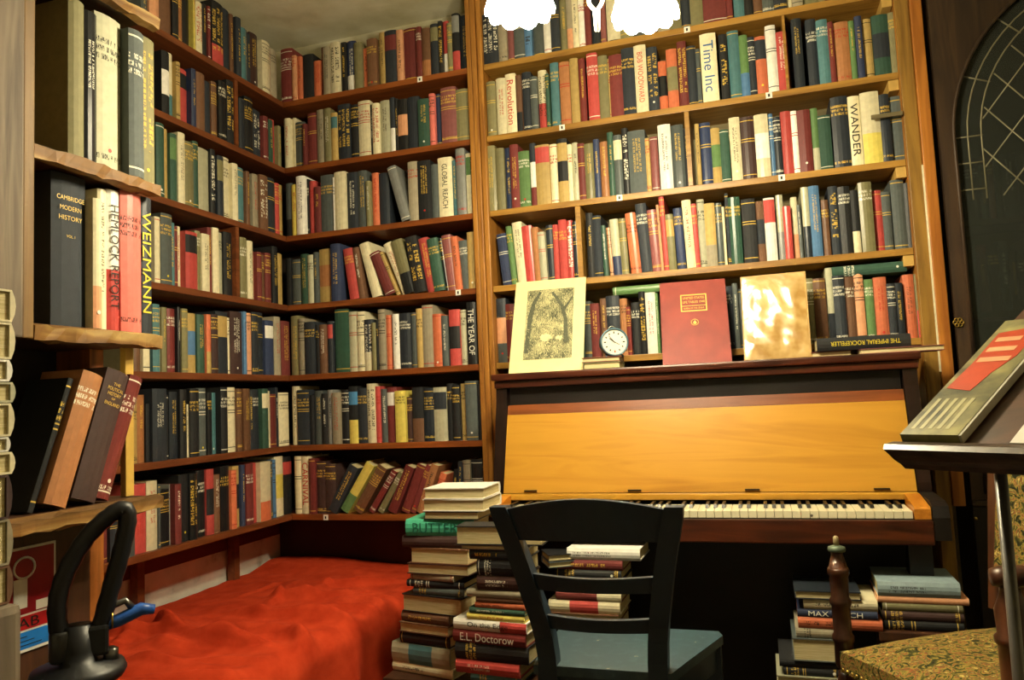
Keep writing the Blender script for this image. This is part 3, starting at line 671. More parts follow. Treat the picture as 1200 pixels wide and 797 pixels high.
sm_ = mth(t_, 'ADD', mth(t_, 'MULTIPLY', n1.outputs[0], .65), mth(t_, 'ADD', mth(t_, 'MULTIPLY', n2.outputs[0], .45), mth(t_, 'MULTIPLY', wv.outputs[0], .18)))
t_.base(t_.ramp(sm_, [(.50, '2e3226'), (.62, '6a6c52'), (.72, 'c2bb8c')]))
pic = face(pr_root, 'picture', t_.m, -PW*.32, PW*.34, PH*.13, PH*.89, .0031, .0036, .06)
M_ENG = plain('engraving_light', 'd4cb98', .7, var=.15, scale=60); M_ENGD = plain('engraving_dark', '4a4e3c', .7, var=.35, scale=160)
def pic_shape(name, pts, mat):
    m = MB().prism([(PW*a, PH*b) for a, b in pts], .0037, .0040, 'xy'); m.xf(Matrix.Translation(pr_root.location) @ Matrix.Rotation(.06, 4, 'Z') @ Bm); o = m.build(name, mat, pr_root); o.parent = pic
rg = random.Random(3)
def blob(cx, cy, rx, ry, n=18, j=.2): return [(cx+rx*math.cos(2*PI*k/n)*(1+rg.uniform(-j, j)), cy+ry*math.sin(2*PI*k/n)*(1+rg.uniform(-j, j))) for k in range(n)]
for b in ((-.02, .36, .075, .035), (.16, .345, .05, .022)): pic_shape('pale_patch', blob(*b, 22, .38), M_ENG)
for k in range(90):
    cx, cy = rg.gauss(.0, .15), rg.gauss(.33, .13)
    if not (-.30 < cx < .31 and .15 < cy < .85): continue
    w__ = rg.uniform(.006, .022); tl_ = rg.uniform(-.02, .02)
    pic_shape('pale_stroke', [(cx-w__, cy-tl_), (cx+w__, cy+tl_), (cx+w__*.8, cy+tl_+rg.uniform(.003, .008)), (cx-w__*.7, cy-tl_+.004)], M_ENG)
for sgn, pts in ((1, [(-.31, .2), (-.25, .2), (-.235, .5), (-.2, .72), (-.12, .86), (-.15, .87), (-.24, .76), (-.29, .6)]), (1, [(.23, .3), (.29, .3), (.26, .55), (.2, .7), (.05, .86), (.02, .85), (.16, .68), (.21, .55)]), (1, [(.21, .62), (.33, .78), (.33, .81), (.2, .67)])):
    pic_shape('tree_trunk', pts, M_ENGD)

bk_root, PW, PH, up, nrm = leaning_slab('display_book', [(778, 427), (858, 424), (776, 333), (854, 326)], -.2, -.06, .02, None, 'dark red book with gilt title box standing face out on the piano', 'book')
Bm = basis((0, 0, 0), (1, 0, 0), up, nrm); M_REDC = plain('red_buckram', '7e2e26', .55, .35, var=.18, scale=12)
face(bk_root, 'front_cover', M_REDC, -PW/2, PW/2, 0, PH, .0, .003, .08)
face(bk_root, 'page_block', M_PAGE, -PW/2+.003, PW/2-.004, .004, PH-.004, -.024, -.0003, .08)
face(bk_root, 'back_cover', M_REDC, -PW/2, PW/2, 0, PH, -.0275, -.0243, .08)
face(bk_root, 'spine', M_REDC, -PW/2-.003, -PW/2-.0002, 0, PH, -.0275, .003, .08)
bx0, bx1, by0, by1 = -PW*.2, PW*.2, PH*.62, PH*.83
MG = M_INK['g']
for (a, b, c, d) in ((bx0, bx1, by0, by0+.004), (bx0, bx1, by1-.004, by1), (bx0, bx0+.004, by0+.004, by1-.004), (bx1-.004, bx1, by0+.004, by1-.004), (bx0+.004, bx1-.004, by0+.022, by0+.024)):
    face(bk_root, 'gilt_line', MG, a, b, c, d, .0031, .0035, .08)
RZ = Matrix.Rotation(.08, 4, 'Z') @ Bm
for txt, fy, wv_, hh in (('UNITED STATES', .785, .074, .0095), ('LIFE TABLES 1940', .735, .076, .0095), ('BUREAU OF THE CENSUS', .658, .07, .006)):
    lettering(txt, RZ @ Matrix.Translation((0, PH*fy, .0036)), wv_, hh, MG, bk_root)
m = MB().tube([(.012*math.cos(a), PH*.485+.012*math.sin(a), .0034) for a in [2*PI*k/24 for k in range(24)]], .0012, 6, closed=True); m.xf(Matrix.Translation(bk_root.location) @ RZ); m.build('gilt_seal', MG, bk_root)
m = MB().prism([(0, PH*.485+.008), (.006, PH*.485-.001), (.004, PH*.485-.007), (-.004, PH*.485-.007), (-.006, PH*.485-.001)], .0031, .0036, 'xy'); m.xf(Matrix.Translation(bk_root.location) @ RZ); m.build('gilt_emblem', MG, bk_root)

gb, PW, PH, up, nrm = leaning_slab('display_book', [(872, 420), (951, 413), (870, 325), (946, 318)], -.17, -.09, .02, None, 'tan book in shiny crumpled clear wrapper standing face out on the piano', 'book')
Bm = basis((0, 0, 0), (1, 0, 0), up, nrm)
t_ = NT('wrapped_jacket', .22, .9); v_ = t_.coord(); n_ = t_.n('ShaderNodeTexNoise'); n_.inputs['Scale'].default_value = 7; n_.inputs['Detail'].default_value = 3; n_.inputs['Distortion'].default_value = 1; t_.l(v_, n_.inputs[0])
n3 = t_.n('ShaderNodeTexNoise'); n3.inputs['Scale'].default_value = 20; t_.l(v_, n3.inputs[0])
t_.base(t_.ramp(n3.outputs[0], [(.35, 'a07a3c'), (.6, 'c4a468')])); t_.bump(n_.outputs[0], .35, .02)
t_.b.inputs['Coat Weight'].default_value = 1.0; t_.b.inputs['Coat Roughness'].default_value = .2
M_WRAP = t_.m
m = MB(); n = 40; V = []
for i in range(n+1):
    for j in range(n+1):
        x, y = (i/n-.5)*(PW-.01), .004+(PH-.009)*j/n
        e_ = min(1, 6*min(i, n-i, j, n-j)/n)
        V.append((x, y, .0045+e_*.009*(noise.noise(Vector((x*9+y*9, y*5-x*3, 3)))*.9+.45*noise.noise(Vector((x*26, y*20+x*12, 8)))+.5)))
m.add(V, [(i*(n+1)+j, (i+1)*(n+1)+j, (i+1)*(n+1)+j+1, i*(n+1)+j+1) for i in range(n) for j in range(n)], 0, True)
m.xf(Matrix.Translation(gb.location) @ Matrix.Rotation(-.05, 4, 'Z') @ Bm); m.build('clear_wrapper', M_WRAP, gb)
face(gb, 'front_board', plain('tan_board', 'b08a48', .5), -PW/2, PW/2, 0, PH, .0, .003, -.05)
face(gb, 'page_block', M_PAGE, -PW/2+.003, PW/2-.004, .004, PH-.004, -.02, -.0003, -.05)
face(gb, 'back_board', MATS['tan_board'], -PW/2, PW/2, 0, PH, -.0235, -.0203, -.05)

# little books under the clock, and the clock
LM = Matrix.Rotation(-PI/2, 4, 'Y')
def lying(cx, yf, z0, L, T, D, spec, yaw, label, group, face_='spine', title=None, flip=False, force=True):
    """a book lying flat; yf is where its visible long edge stands"""
    R = Matrix.Rotation(PI/2 if flip else -PI/2, 4, 'Y')
    M = Matrix.Translation((cx, yf, z0+T/2)) @ Matrix.Rotation(yaw, 4, 'Z')
    if face_ == 'fore': M = M @ Matrix.Translation((0, D, 0)) @ Matrix.Rotation(PI, 4, 'Z')
    M = M @ R @ Matrix.Translation((0, .004, -L/2))
    want(M, T-.0006, L, D, spec, label, group, L*T*1e5, title, force)
g_l = 'books lying on the piano lid'
lying(1.425, -.235, LZ, .13, .024, .1, 'l', .03, 'small olive book lying flat as lower of two beneath the alarm clock', g_l, 'fore')
lying(1.422, -.232, LZ+.0245, .135, .017, .1, 'R', .03, 'small dark red book lying directly under the alarm clock', g_l, 'fore')
CX, CY, CZ_ = 1.462, -.175, LZ+.042
ck = thing('alarm_clock', 'small round blue-grey alarm clock standing on two little books', 'clock', (CX, CY, CZ_))
M_CLK = plain('clock_blue', '5a7886', .3, .5, .3)
cdir = Vector((.38, -.92, .06)).normalized(); cr = Vector((-cdir.y, cdir.x, 0)).normalized(); cu_ = cdir.cross(cr)*-1
if cu_.z < 0: cu_ = -cu_
cr = cu_.cross(cdir)
if cr.x < 0: cr = -cr
CM = basis((CX, CY, CZ_+.052), cr, cu_, cdir)
MB().lathe([(.02, -.05), (.046, -.045), (.049, -.03), (.0495, .0), (.0505, .004), (.0505, .009), (.0455, .010), (.0445, .004)], n=36, M=CM).build('case', M_CLK, ck)
MB().lathe([(.0443, .0), (.0443, .0045)], n=36, M=CM, sm=False).build('dial', plain('dial_cream', 'eae6d2', .4, var=.03), ck)
for k in range(12):
    a = k*PI/6; m = MB().box(-.0022, .0022, .030, .036 if k % 3 else .038, .0046, .0049); m.xf(CM @ Matrix.Rotation(a, 4, 'Z')); m.build('hour_mark', M_INK['r' if k == 6 else 'k'], ck)
for ang, ln, wd in ((math.radians(-52), .022, .003), (math.radians(-118), .02, .002), (math.radians(-40), .03, .002)):
    m = MB().box(-wd/2, wd/2, -.004, ln, .0052, .0056); m.xf(CM @ Matrix.Rotation(-ang if ang > -1.5 else ang, 4, 'Z')); m.build('hand', M_INK['k'], ck)
m = MB().tube([CM @ Vector((x, .050+.010*math.sin(PI*(x+.016)/.032), -.02)) for x in [-.016+.032*k/10 for k in range(11)]], .0022, 8); m.build('handle', plain('chrome', 'b8b4a8', .2, .5, 1), ck)
for x in (-.03, .03): MB().tube([CM @ Vector((x*.9, -.042, -.02)), (CX+x*cr.x, CY+x*cr.y, CZ_+.001)], .0035, 8).build('foot', M_CLK, ck)

# book with lettering upside down and its neighbours at the right end of the lid
p0, p1 = on(957, 404, 1, -.17), on(1060, 396, 1, -.12)
lying((p0[0]+p1[0])/2, -.215, LZ+.0175, .275, .042, .12, 'k', .04, 'black book lying flat with lettering upside down at piano right end', g_l, 'spine', 'y|THE IMPERIAL ROCKEFELLER', True)
lying(2.17, -.2, LZ, .12, .017, .11, 'R', .02, 'dark red book lying half hidden under the black upside-down book', g_l, 'fore')
q0, q1 = on(1001, 408, 1, -.2), on(1098, 402, 1, -.2)
lying((q0[0]+q1[0])/2+.012, -.245, LZ, q1[0]-q0[0], .017, .12, 'm', .02, 'pale-paged paperback overhanging the right corner of the piano lid', g_l, 'fore')
# books lying across the tops of the lowest row
zz = on(750, 342, 1, YS)[2]
a_, b_ = on(718, 342, 1, YS)[0], on(776, 336, 1, YS)[0]
lying((a_+b_)/2+.02, YS+.004, zz-.004, b_-a_+.04, .03, .13, 'e', 0, 'green book lying across the tops of the lowest row', g_l)
a_, b_ = on(975, 315, 1, YS)[0], on(1063, 314, 1, YS)[0]; zz = on(1020, 321, 1, YS)[2]
lying((a_+b_)/2, YS+.004, zz, b_-a_, .036, .13, 'G', 0, 'dark green book lying across upright books beside right post', g_l)

# ------------------------------------------------------------------ piles of books on the floor
def pile(crop, yf, items, group, D=.16):
    ox, oy, s = crop; zs = []
    for it in items:
        xm = ox+(it[0]+it[1])/2/s; zs.append(on(xm, oy+it[2]/s, 1, yf)[2])
    xm = ox+(items[-1][0]+items[-1][1])/2/s; zs.append(on(xm, oy+items[-1][3]/s, 1, yf)[2])
    ext = [9, -9]
    for k, it in enumerate(items):
        x0, x1 = on(ox+it[0]/s, oy+(it[2]+it[3])/2/s, 1, yf)[0], on(ox+it[1]/s, oy+(it[2]+it[3])/2/s, 1, yf)[0]
        T = max(.008, zs[k]-zs[k+1]); yaw = it[6]; d = it[9] if len(it) > 9 else D
        lying((x0+x1)/2, yf, zs[k+1], min(.3, (x1-x0)/math.cos(yaw)), T, d, it[4], yaw, it[8], group, it[5], it[7])
        ext = [min(ext[0], x0), max(ext[1], x1)]
    return zs[-1], ext
g1 = 'pile of books beside the red daybed'
Y1 = -.71
z1, e1 = pile((430, 560, 3.364), Y1, [
 (228, 462, 40, 82, 'w', 'fore', .03, None, 'white paper-covered book topmost on the pile beside the daybed'),
 (222, 462, 84, 132, 'w', 'fore', .0, None, 'thick white-paged book second from top beside the daybed'),
 (225, 440, 132, 165, 'k', 'fore', -.02, None, 'black book lying directly above the turquoise book'),
 (155, 418, 165, 230, 'T', 'spine', .04, 't|BUTTERS', 'turquoise cloth book near top of the pile beside the daybed'),
 (138, 372, 230, 272, 'U', 'spine', -.02, None, 'dark brown book directly under the turquoise book'),
 (168, 405, 278, 340, 'u', 'fore', -.1, None, 'book with thick cream pages, second under the turquoise book'),
 (155, 405, 340, 382, 'U', 'fore', -.1, None, 'brown book under the thick cream pages, third below turquoise'),
 (165, 345, 382, 408, 'd', 'spine', -.15, None, 'narrow tan book in the middle of the pile beside daybed'),
 (150, 385, 408, 436, 'k', 'spine', -.1, None, 'black and teal glossy book under the narrow tan book'),
 (175, 385, 436, 466, 's', 'spine', -.14, None, 'slate book above the big cream-paged book beside daybed'),
 (130, 385, 466, 535, 'k', 'fore', -.2, None, 'large black book with cream page edges beside the daybed'),
 (125, 332, 535, 576, 'uv', 'spine', -.22, None, 'brown paperback under the large black cream-edged book'),
 (120, 333, 576, 616, 'u', 'fore', -.2, None, 'brown book with thin cream page edge low in the pile'),
 (120, 333, 616, 662, 'k', 'spine', -.2, None, 'black book just above the pale blue-green cloth book'),
 (84, 338, 662, 742, 'LPt', 'spine', -.22, None, 'thick pale blue-green cloth book low beside the daybed'),
 (86, 350, 742, 778, 'cv', 'spine', -.22, None, 'thin cream paperback at the bottom beside the daybed'),
], g1)
g2 = 'pile of books left of the blue chair'
Y2 = -.86
z2, e2 = pile((440, 640, 5.077), Y2, [
 (482, 990, -119, -6, 'k', 'fore', .02, None, 'black book with thick cream pages topping the pile behind chair', .08),
 (508, 860, -6, 22, 'U', 'fore', -.02, None, 'dark brown book below the topmost cream-paged book', .12),
 (555, 880, 22, 85, 'nv', 'spine', -.05, None, 'charcoal book with grey lettering near top behind the chair', .13),
 (600, 880, 85, 180, 'k', 'spine', -.05, None, 'thick black book in shadow behind the chair post', .13),
 (600, 890, 180, 268, 'U', 'spine', -.05, None, 'thick dark brown book in shadow behind the chair post', .13),
 (535, 880, 268, 312, 'd', 'spine', -.08, None, 'greyish tan book with a small orange mark behind chair', .14),
 (590, 880, 312, 343, 'u', 'spine', -.08, None, 'brown book above the orange one behind the chair', .14),
 (585, 890, 343, 376, 'o', 'spine', -.1, None, 'orange book above the green one behind the chair', .14),
 (550, 890, 376, 412, 'Gv', 'spine', -.1, None, 'dark green book above the yellow one behind the chair', .14),
 (535, 890, 412, 448, 'Yv', 'spine', -.1, None, 'yellow book with red end above the white one', .14),
 (452, 905, 448, 512, 'wqr', 'spine', -.12, 'k|On the Edge', 'white book with red band in pile behind the chair', .15),
 (450, 900, 512, 590, 'R', 'spine', -.12, 'w|E.L. Doctorow', 'maroon book with white author lettering behind the chair', .15),
 (465, 915, 590, 690, 'kt', 'spine', -.1, None, 'thick black and green worn book behind the chair', .15),
 (470, 862, 690, 775, 'r', 'spine', -.1, None, 'faded red book low in the pile behind the chair', .15),
 (560, 865, 775, 815, 't', 'spine', -.08, None, 'teal book at the bottom of the pile behind the chair', .15),
], g2)
# two small books perched to the right on the same pile
p_ = on(638, 648, 1, -.70)
g3 = 'pile of books under the piano behind the chair'
Y3 = -.60
z3, e3 = pile((570, 570, 3.51), Y3, [
 (330, 632, 257, 304, 'wv', 'spine', -.03, None, 'white paperback with black lettering topmost under the piano'),
 (290, 560, 304, 345, 'Rv', 'spine', -.03, None, 'dark red glossy book second under the piano'),
 (280, 555, 345, 385, 'k', 'spine', -.03, None, 'black glossy book third from top under the piano'),
 (285, 560, 385, 435, 'n', 'spine', -.03, None, 'charcoal book behind the chair rail under the piano'),
 (285, 555, 435, 473, 'Rqc', 'spine', -.03, None, 'maroon and cream book between the chair rails'),
 (255, 550, 473, 523, 'cPr', 'spine', -.03, None, 'cream book patterned with red and blue between the rails'),
 (250, 545, 523, 555, 'u', 'fore', -.03, None, 'brown book with cream pages just above the lower rail'),
 (270, 545, 555, 610, 'k', 'spine', -.03, None, 'black book behind the lower chair rail'),
 (270, 545, 610, 660, 'U', 'spine', -.03, None, 'dark brown book lowest of the pile under the piano'),
], g3)
ys_ = -.70
pa = on(632, 660, 1, ys_); pb = on(652, 648, 1, ys_)
lying(pa[0]+.065, -.60, zt_ := on(640, 663, 1, -.6)[2], .13, .017, .1, 's', .5, 'slate grey book with pale pages jutting out behind chair post', g3, 'fore')
lying(pa[0]+.06, -.60, zt_+.0175, .12, .02, .1, 'k', .5, 'small black book with pale pages jutting out behind chair post', g3, 'fore')
g4 = 'piles of books beneath the right end of the piano'
Y4 = -.60
z4, e4 = pile((850, 600, 3.43), Y4, [
 (280, 545, 318, 354, 'n', 'fore', 0, None, 'charcoal book with tan pages topmost behind the turned post'),
 (315, 612, 354, 396, 'cv', 'spine', -.02, None, 'cream book above the blue one behind the turned post'),
 (290, 612, 396, 430, 'N', 'spine', -.03, 'w|MAX FRISCH', 'blue paperback with white lettering behind the turned post'),
 (293, 632, 430, 472, 'o', 'spine', -.02, None, 'bright orange-red book behind the turned post'),
 (285, 480, 472, 510, 'd', 'spine', 0, None, 'greyish brown book under the orange-red one'),
 (273, 470, 510, 600, 's', 'fore', 0, None, 'grey book with thick cream pages left of armchair'),
 (218, 460, 600, 630, 'k', 'spine', 0, None, 'black glossy book under the thick cream pages'),
 (235, 460, 630, 662, 'k', 'spine', 0, None, 'second black book down under the thick cream pages'),
 (208, 455, 662, 700, 'L', 'fore', 0, None, 'pale-edged book lowest in view left of the armchair'),
], g4, .18)
z5, e5 = pile((850, 600, 3.43), -.585, [
 (613, 945, 285, 345, 'i', 'spine', -.02, None, 'pale blue paperback topmost on the pile behind the armchair'),
 (613, 980, 345, 372, 'a', 'spine', -.02, None, 'peach book under the pale blue paperback'),
 (634, 955, 372, 404, 'l', 'spine', -.02, None, 'olive book second under the pale blue paperback'),
 (632, 960, 404, 442, 'U', 'spine', -.02, None, 'dark brown ribbed book third under the pale blue paperback'),
 (640, 960, 442, 480, 'k', 'spine', -.02, None, 'black book half hidden by the armchair seat'),
], g4, .18)
def stool(name, x0, x1, y0, y1, z, label):
    r = thing(name, label, 'stool', ((x0+x1)/2, (y0+y1)/2, 0)); z -= .0015
    MB().box(x0, x1, y0, y1, z-.025, z, 0, .003).build('top', M_DKPOST, r)
    for x in (x0+.01, x1-.04):
        for y in (y0+.01, y1-.04): MB().box(x, x+.03, y, y+.03, 0, z-.0255).build('leg', M_DKPOST, r)
stool('low_stool', e1[0]-.0, e1[1]-.03, Y1-.04, Y1+.14, z1, 'low dark stool under the pile beside the daybed')
stool('low_stool', e2[0]+.09, 1.33, Y2-.02, Y2+.09, z2, 'low dark stool under the pile left of the chair')
stool('low_stool', e3[0], e3[1]-.02, Y3-.02, Y3+.2, z3, 'low dark stool under the pile below the piano keys')
stool('low_stool', e4[0], 2.195, Y4-.01, Y4+.2, z4, 'low dark stool under books left of the armchair')
stool('low_stool', 2.20, e5[1], -.6, -.4, z5, 'low dark stool under books behind the armchair')

# ------------------------------------------------------------------ blue wooden chair
M_BLUE = plain('blue_paint', '2c3b49', .38, .45, var=.12, scale=8)
t_ = NT('blue_paint_worn', .35, .5); v_ = t_.coord(); n_ = t_.n('ShaderNodeTexNoise'); n_.inputs['Scale'].default_value = 42; n_.inputs['Detail'].default_value = 5; t_.l(v_, n_.inputs[0])
t_.base(t_.ramp(n_.outputs[0], [(.5, '3a4e58'), (.705, '465c64'), (.73, 'b8a880')])); M_SEAT = t_.m
ch = thing('wooden_chair', 'dark blue painted wooden chair with slatted back facing the piano', 'chair', (1.56, -.95, 0))
def post(path, wd, dp, name, mat=M_BLUE):
    m = MB(); m.strip([[(x-w_/2, y-d_/2, z), (x+w_/2, y-d_/2, z), (x+w_/2, y+d_/2, z), (x-w_/2, y+d_/2, z)] for (x, y, z), w_, d_ in zip(path, wd, dp)])
    return m.build(name, mat, ch)
def curve(pts, n=16):
    out = []
    for k in range(n+1):
        t = k/n*(len(pts)-1); i = min(int(t), len(pts)-2); f = t-i
        p = [np.array(pts[max(0, min(len(pts)-1, i+j))]) for j in (-1, 0, 1, 2)]
        out.append(tuple(.5*((2*p[1])+(-p[0]+p[2])*f+(2*p[0]-5*p[1]+4*p[2]-p[3])*f*f+(-p[0]+3*p[1]-3*p[2]+p[3])*f**3)))
    return out
LP = curve([(1.405, -1.10, 0), (1.43, -1.075, .43), (1.405, -1.13, .64), (1.368, -1.21, .832)])
RP = curve([(1.695, -1.10, 0), (1.685, -1.075, .43), (1.712, -1.13, .64), (1.757, -1.21, .832)])
wd = [.044]*17; dp = [.036+.006*math.sin(PI*k/16) for k in range(17)]
wd[-1] = .038
post(LP, wd, dp, 'back_post'); post(RP, wd, dp, 'back_post')
def at(P, z):
    for a, b in zip(P, P[1:]):
        if a[2] <= z <= b[2]: f = (z-a[2])/(b[2]-a[2]); return [a[i]+(b[i]-a[i])*f for i in range(3)]
    return list(P[-1])
def rail(zl, zh, arch, th, name, bow=.03):
    m = MB(); rings = []
    for k in range(13):
        f = k/12; lo = [at(LP, zl)[i]*(1-f)+at(RP, zl)[i]*f for i in (0, 1)]; hi = [at(LP, zh)[i]*(1-f)+at(RP, zh)[i]*f for i in (0, 1)]
        b = bow*math.sin(PI*f); za = arch*math.sin(PI*f)
        rings.append([(lo[0], lo[1]-b-th/2, zl+za*.12), (lo[0], lo[1]-b+th/2, zl+za*.12), (hi[0], hi[1]-b+th/2, zh+za), (hi[0], hi[1]-b-th/2, zh+za)])
    m.strip(rings); m.build(name, M_BLUE, ch)
rail(.752, .822, .028, .02, 'top_rail', .025)
rail(.632, .672, -.006, .016, 'slat', .022); rail(.535, .570, -.004, .016, 'slat', .02)
SZ = .447
m = MB(); pts = [(1.395, -1.095), (1.715, -1.095), (1.745, -1.0), (1.812, -.80), (1.80, -.765), (1.40, -.765), (1.385, -.80), (1.385, -1.0)]
m.prism(pts, SZ-.022, SZ, 'xy'); m.build('seat', M_SEAT, ch)
for a, b in ((( 1.40, -1.07), (1.71, -1.07)), ((1.405, -.785), (1.79, -.785))): MB().box(a[0], b[0], a[1]-.01, a[1]+.01, SZ-.085, SZ-.0225).build('apron', M_BLUE, ch)
m = MB(); m.strip([[(x-.01, y, SZ-.085), (x+.01, y, SZ-.085), (x+.01, y, SZ-.0225), (x-.01, y, SZ-.0225)] for x, y in ((1.70, -1.058), (1.79, -.797))]); m.build('apron', M_BLUE, ch)
m = MB(); m.strip([[(x-.01, y, SZ-.085), (x+.01, y, SZ-.085), (x+.01, y, SZ-.0225), (x-.01, y, SZ-.0225)] for x, y in ((1.41, -1.058), (1.405, -.797))]); m.build('apron', M_BLUE, ch)
for x in (1.41, 1.785): post([(x, -.79, 0), (x, -.79, SZ-.0225)], [.03, .042], [.03, .042], 'front_leg')
MB().box(1.41, 1.7, -1.1, -1.08, .2, .225).build('stretcher', M_BLUE, ch)

# ------------------------------------------------------------------ tapestry armchair at lower right
t_ = NT('tapestry', .9, .15); v_ = t_.coord()
vo = t_.n('ShaderNodeTexVoronoi'); vo.inputs['Scale'].default_value = 26; vo.inputs['Randomness'].default_value = 1
nd = t_.n('ShaderNodeTexNoise'); nd.inputs['Scale'].default_value = 36; nd.inputs['Detail'].default_value = 5; nd.inputs['Distortion'].default_value = 2.5; t_.l(v_, nd.inputs[0])
t_.base(t_.ramp(nd.outputs[0], [(.33, '1a1c12'), (.43, '44441f'), (.5, '8a7a38'), (.55, '82482c'), (.6, '4a4c2a'), (.68, 'b09a58')]))
t_.bump(nd.outputs[0], .3, .004); M_TAP = t_.m
M_TURN = wood('turned_oak', '2c1810', '55301a', 'z', .35, .5)
W_, N_, E_, S_ = [Vector(p) for p in ((2.075, -.965, 0), (2.445, -.72, 0), (2.67, -1.06, 0), (2.30, -1.30, 0))]
ac = thing('tapestry_armchair', 'old turned-wood armchair with flowered tapestry seat at lower right', 'armchair', (2.38, -1.01, 0))
# domed seat cushion
m = MB(); n = 16; V = []
for i in range(n+1):
    for j in range(n+1):
        u, v = i/n, j/n; p = W_*(1-u)*(1-v)+N_*u*(1-v)+E_*u*v+S_*(1-u)*v
        V.append((p.x, p.y, .475+.035*(1-(2*u-1)**4)*(1-(2*v-1)**4)))
m.add(V, [(i*(n+1)+j, (i+1)*(n+1)+j, (i+1)*(n+1)+j+1, i*(n+1)+j+1) for i in range(n) for j in range(n)], 0, True)
bt = [p*1 for p in (W_, N_, E_, S_)]
m.prism([(p.x, p.y) for p in bt], .43, .4751, 'xy'); m.build('seat', M_TAP, ac)
m = MB(); c_ = (W_+N_+E_+S_)/4
m.prism([(c_+(p-c_)*.97)[:2] for p in bt], .395, .4295, 'xy'); m.build('seat_rail', M_TURN, ac)
M_NAIL = plain('brass_nail', 'b0904a', .3, .5, 1)
nail = None
for a, b in ((W_, S_), (W_, N_)):
    for k in range(28):
        p = a+(b-a)*((k+.5)/28); o_ = (p-c_); 
        nv_ = Vector((-(b-a).y, (b-a).x, 0)).normalized(); nv_ = nv_ if nv_.dot(o_) > 0 else -nv_
        if nail is None:
            ob = MB().lathe([(.0045, -.003), (.0045, 0), (.003, .002), (.0005, .003)], n=6).build('nail', M_NAIL); nail = ob.data
        else: ob = bpy.data.objects.new('nail', nail); COL.objects.link(ob)
        ob.parent = ac; ob.location = Vector((p.x, p.y, .437))-ac.location; ob.rotation_euler = nv_.to_track_quat('Z', 'Y').to_euler()
def turned(x, y, z0, z1, r, name, finial=False, rings=(.25, .5, .75)):
    prof = [(r*.8, z0), (r, z0+.01)]
    h = z1-z0
    for f in rings:
        z = z0+h*f; prof += [(r*.96, z-.012), (r*1.12, z-.006), (r*1.12, z+.004), (r*.93, z+.01)]
    prof += [(r, z1-.05), (r*.62, z1-.018), (r*.6, z1-.008)]
    m = MB().lathe(prof, (x, y, 0), 20); return m.build(name, M_TURN, ac)
fx, fy = W_.x+.012, W_.y+.03
turned(fx, fy, 0, .43, .026, 'front_leg')
turned(fx, fy, .43, .70, .021, 'finial_post', True, (.25, .55, .8))
MB().lathe([(.012, .689), (.0185, .69), (.0195, .694), (.0185, .70), (.008, .704)], (fx, fy, 0), 20).build('finial_cap', plain('verdigris', '5c6a58', .5, .4, .3), ac)
MB().lathe([(.0055, .7035), (.0065, .712), (.006, .722), (.003, .725)], (fx, fy, 0), 14).build('finial_pin', plain('bone_pin', '9a8a64', .5), ac)
sp = on(1176, 700, 1, -1.18); sxp, syp = sp[0]+.012, -1.18
turned(sxp, syp, 0, .685, .03, 'arm_post', False, (.2, .4, .55, .7, .85))
for p in (N_, E_): turned(p.x-.03*(p.x > 2.5), p.y, 0, .43, .024, 'back_leg')
bd = (E_-N_).normalized(); bo = Vector((bd.y, -bd.x, 0)); bo = bo if bo.dot(E_-c_) > 0 else -bo
# upholstered back on the far right side
bN, bE = N_+bo*.0, E_+bo*.0
def bplate(t0, t1, z0, z1, th, name, mat, off=0):
    a, b = bN+(bE-bN)*t0, bN+(bE-bN)*t1; lean = bo*.06
    V = []
    for q, zz, ln in ((a, z0, 0), (b, z0, 0), (b, z1, 1), (a, z1, 1)): V.append((q+lean*ln+bo*off+Vector((0, 0, zz)))[:])
    for q, zz, ln in ((a, z0, 0), (b, z0, 0), (b, z1, 1), (a, z1, 1)): V.append((q+lean*ln+bo*(off-th)+Vector((0, 0, zz)))[:])
    return MB().add(V, [(0, 1, 2, 3), (7, 6, 5, 4), (0, 4, 5, 1), (1, 5, 6, 2), (2, 6, 7, 3), (3, 7, 4, 0)]).build(name, mat, ac)
bplate(-.02, 1.02, .52, 1.08, .03, 'back_frame', M_TURN, .02)
bplate(.06, .94, .60, 1.0, .035, 'back_upholstery', M_TAP, .015)
arm = [(sxp-.03, syp, .695), (sxp+.05, syp+.005, .70), (sxp+.16, syp+.03, .70), (E_.x+.05, E_.y-.01, .71)]
MB().tube(curve(arm, 10), [.016]+[.02]*9+[.018], 12).build('arm_rest', M_TURN, ac)
MB().tube([(sxp, syp, .22), (fx, fy, .22)], .014, 10).build('stretcher', M_TURN, ac)

# ------------------------------------------------------------------ display stand in the right foreground
h_, tl = math.radians(40), math.radians(27)
Ld = Vector((math.cos(h_), -math.sin(h_), 0)); Ud = Vector((math.sin(h_)*math.cos(tl), math.cos(h_)*math.cos(tl), math.sin(tl))); Nd = Ld.cross(Ud)
P0 = Vector(on(1052, 521, 1, -1.75))
DM = basis(P0, Ld, Ud, Nd)
ds = thing('display_stand', 'dark moulded reading stand on a grey metal pole at the right', 'stand', (2.22, -1.72, 0))
M_EBON = wood('stand_wood', '231a14', '4a3a2c', 'x', .35, .5)
m = MB().box(0, .5, 0, .42, -.018, -.002); m.xf(DM); m.build('sloping_board', wood('stand_board', '2c1a10', '4a2c1a', 'x', .4), ds)
Hz = basis(P0, Ld, Vector((Ld.y*-1, Ld.x, 0)), (0, 0, 1))
prof = [(.0, .004), (-.022, .002), (-.03, -.004), (-.024, -.012), (-.02, -.018), (-.012, -.024), (-.008, -.03), (.03, -.034), (.03, -.02)]
m = MB(); m.strip([[(x+(-.004-b*.55 if x == 0 else 0), a, b) for a, b in prof] for x in (0, .5)]); m.xf(Hz); m.build('ledge', M_EBON, ds)
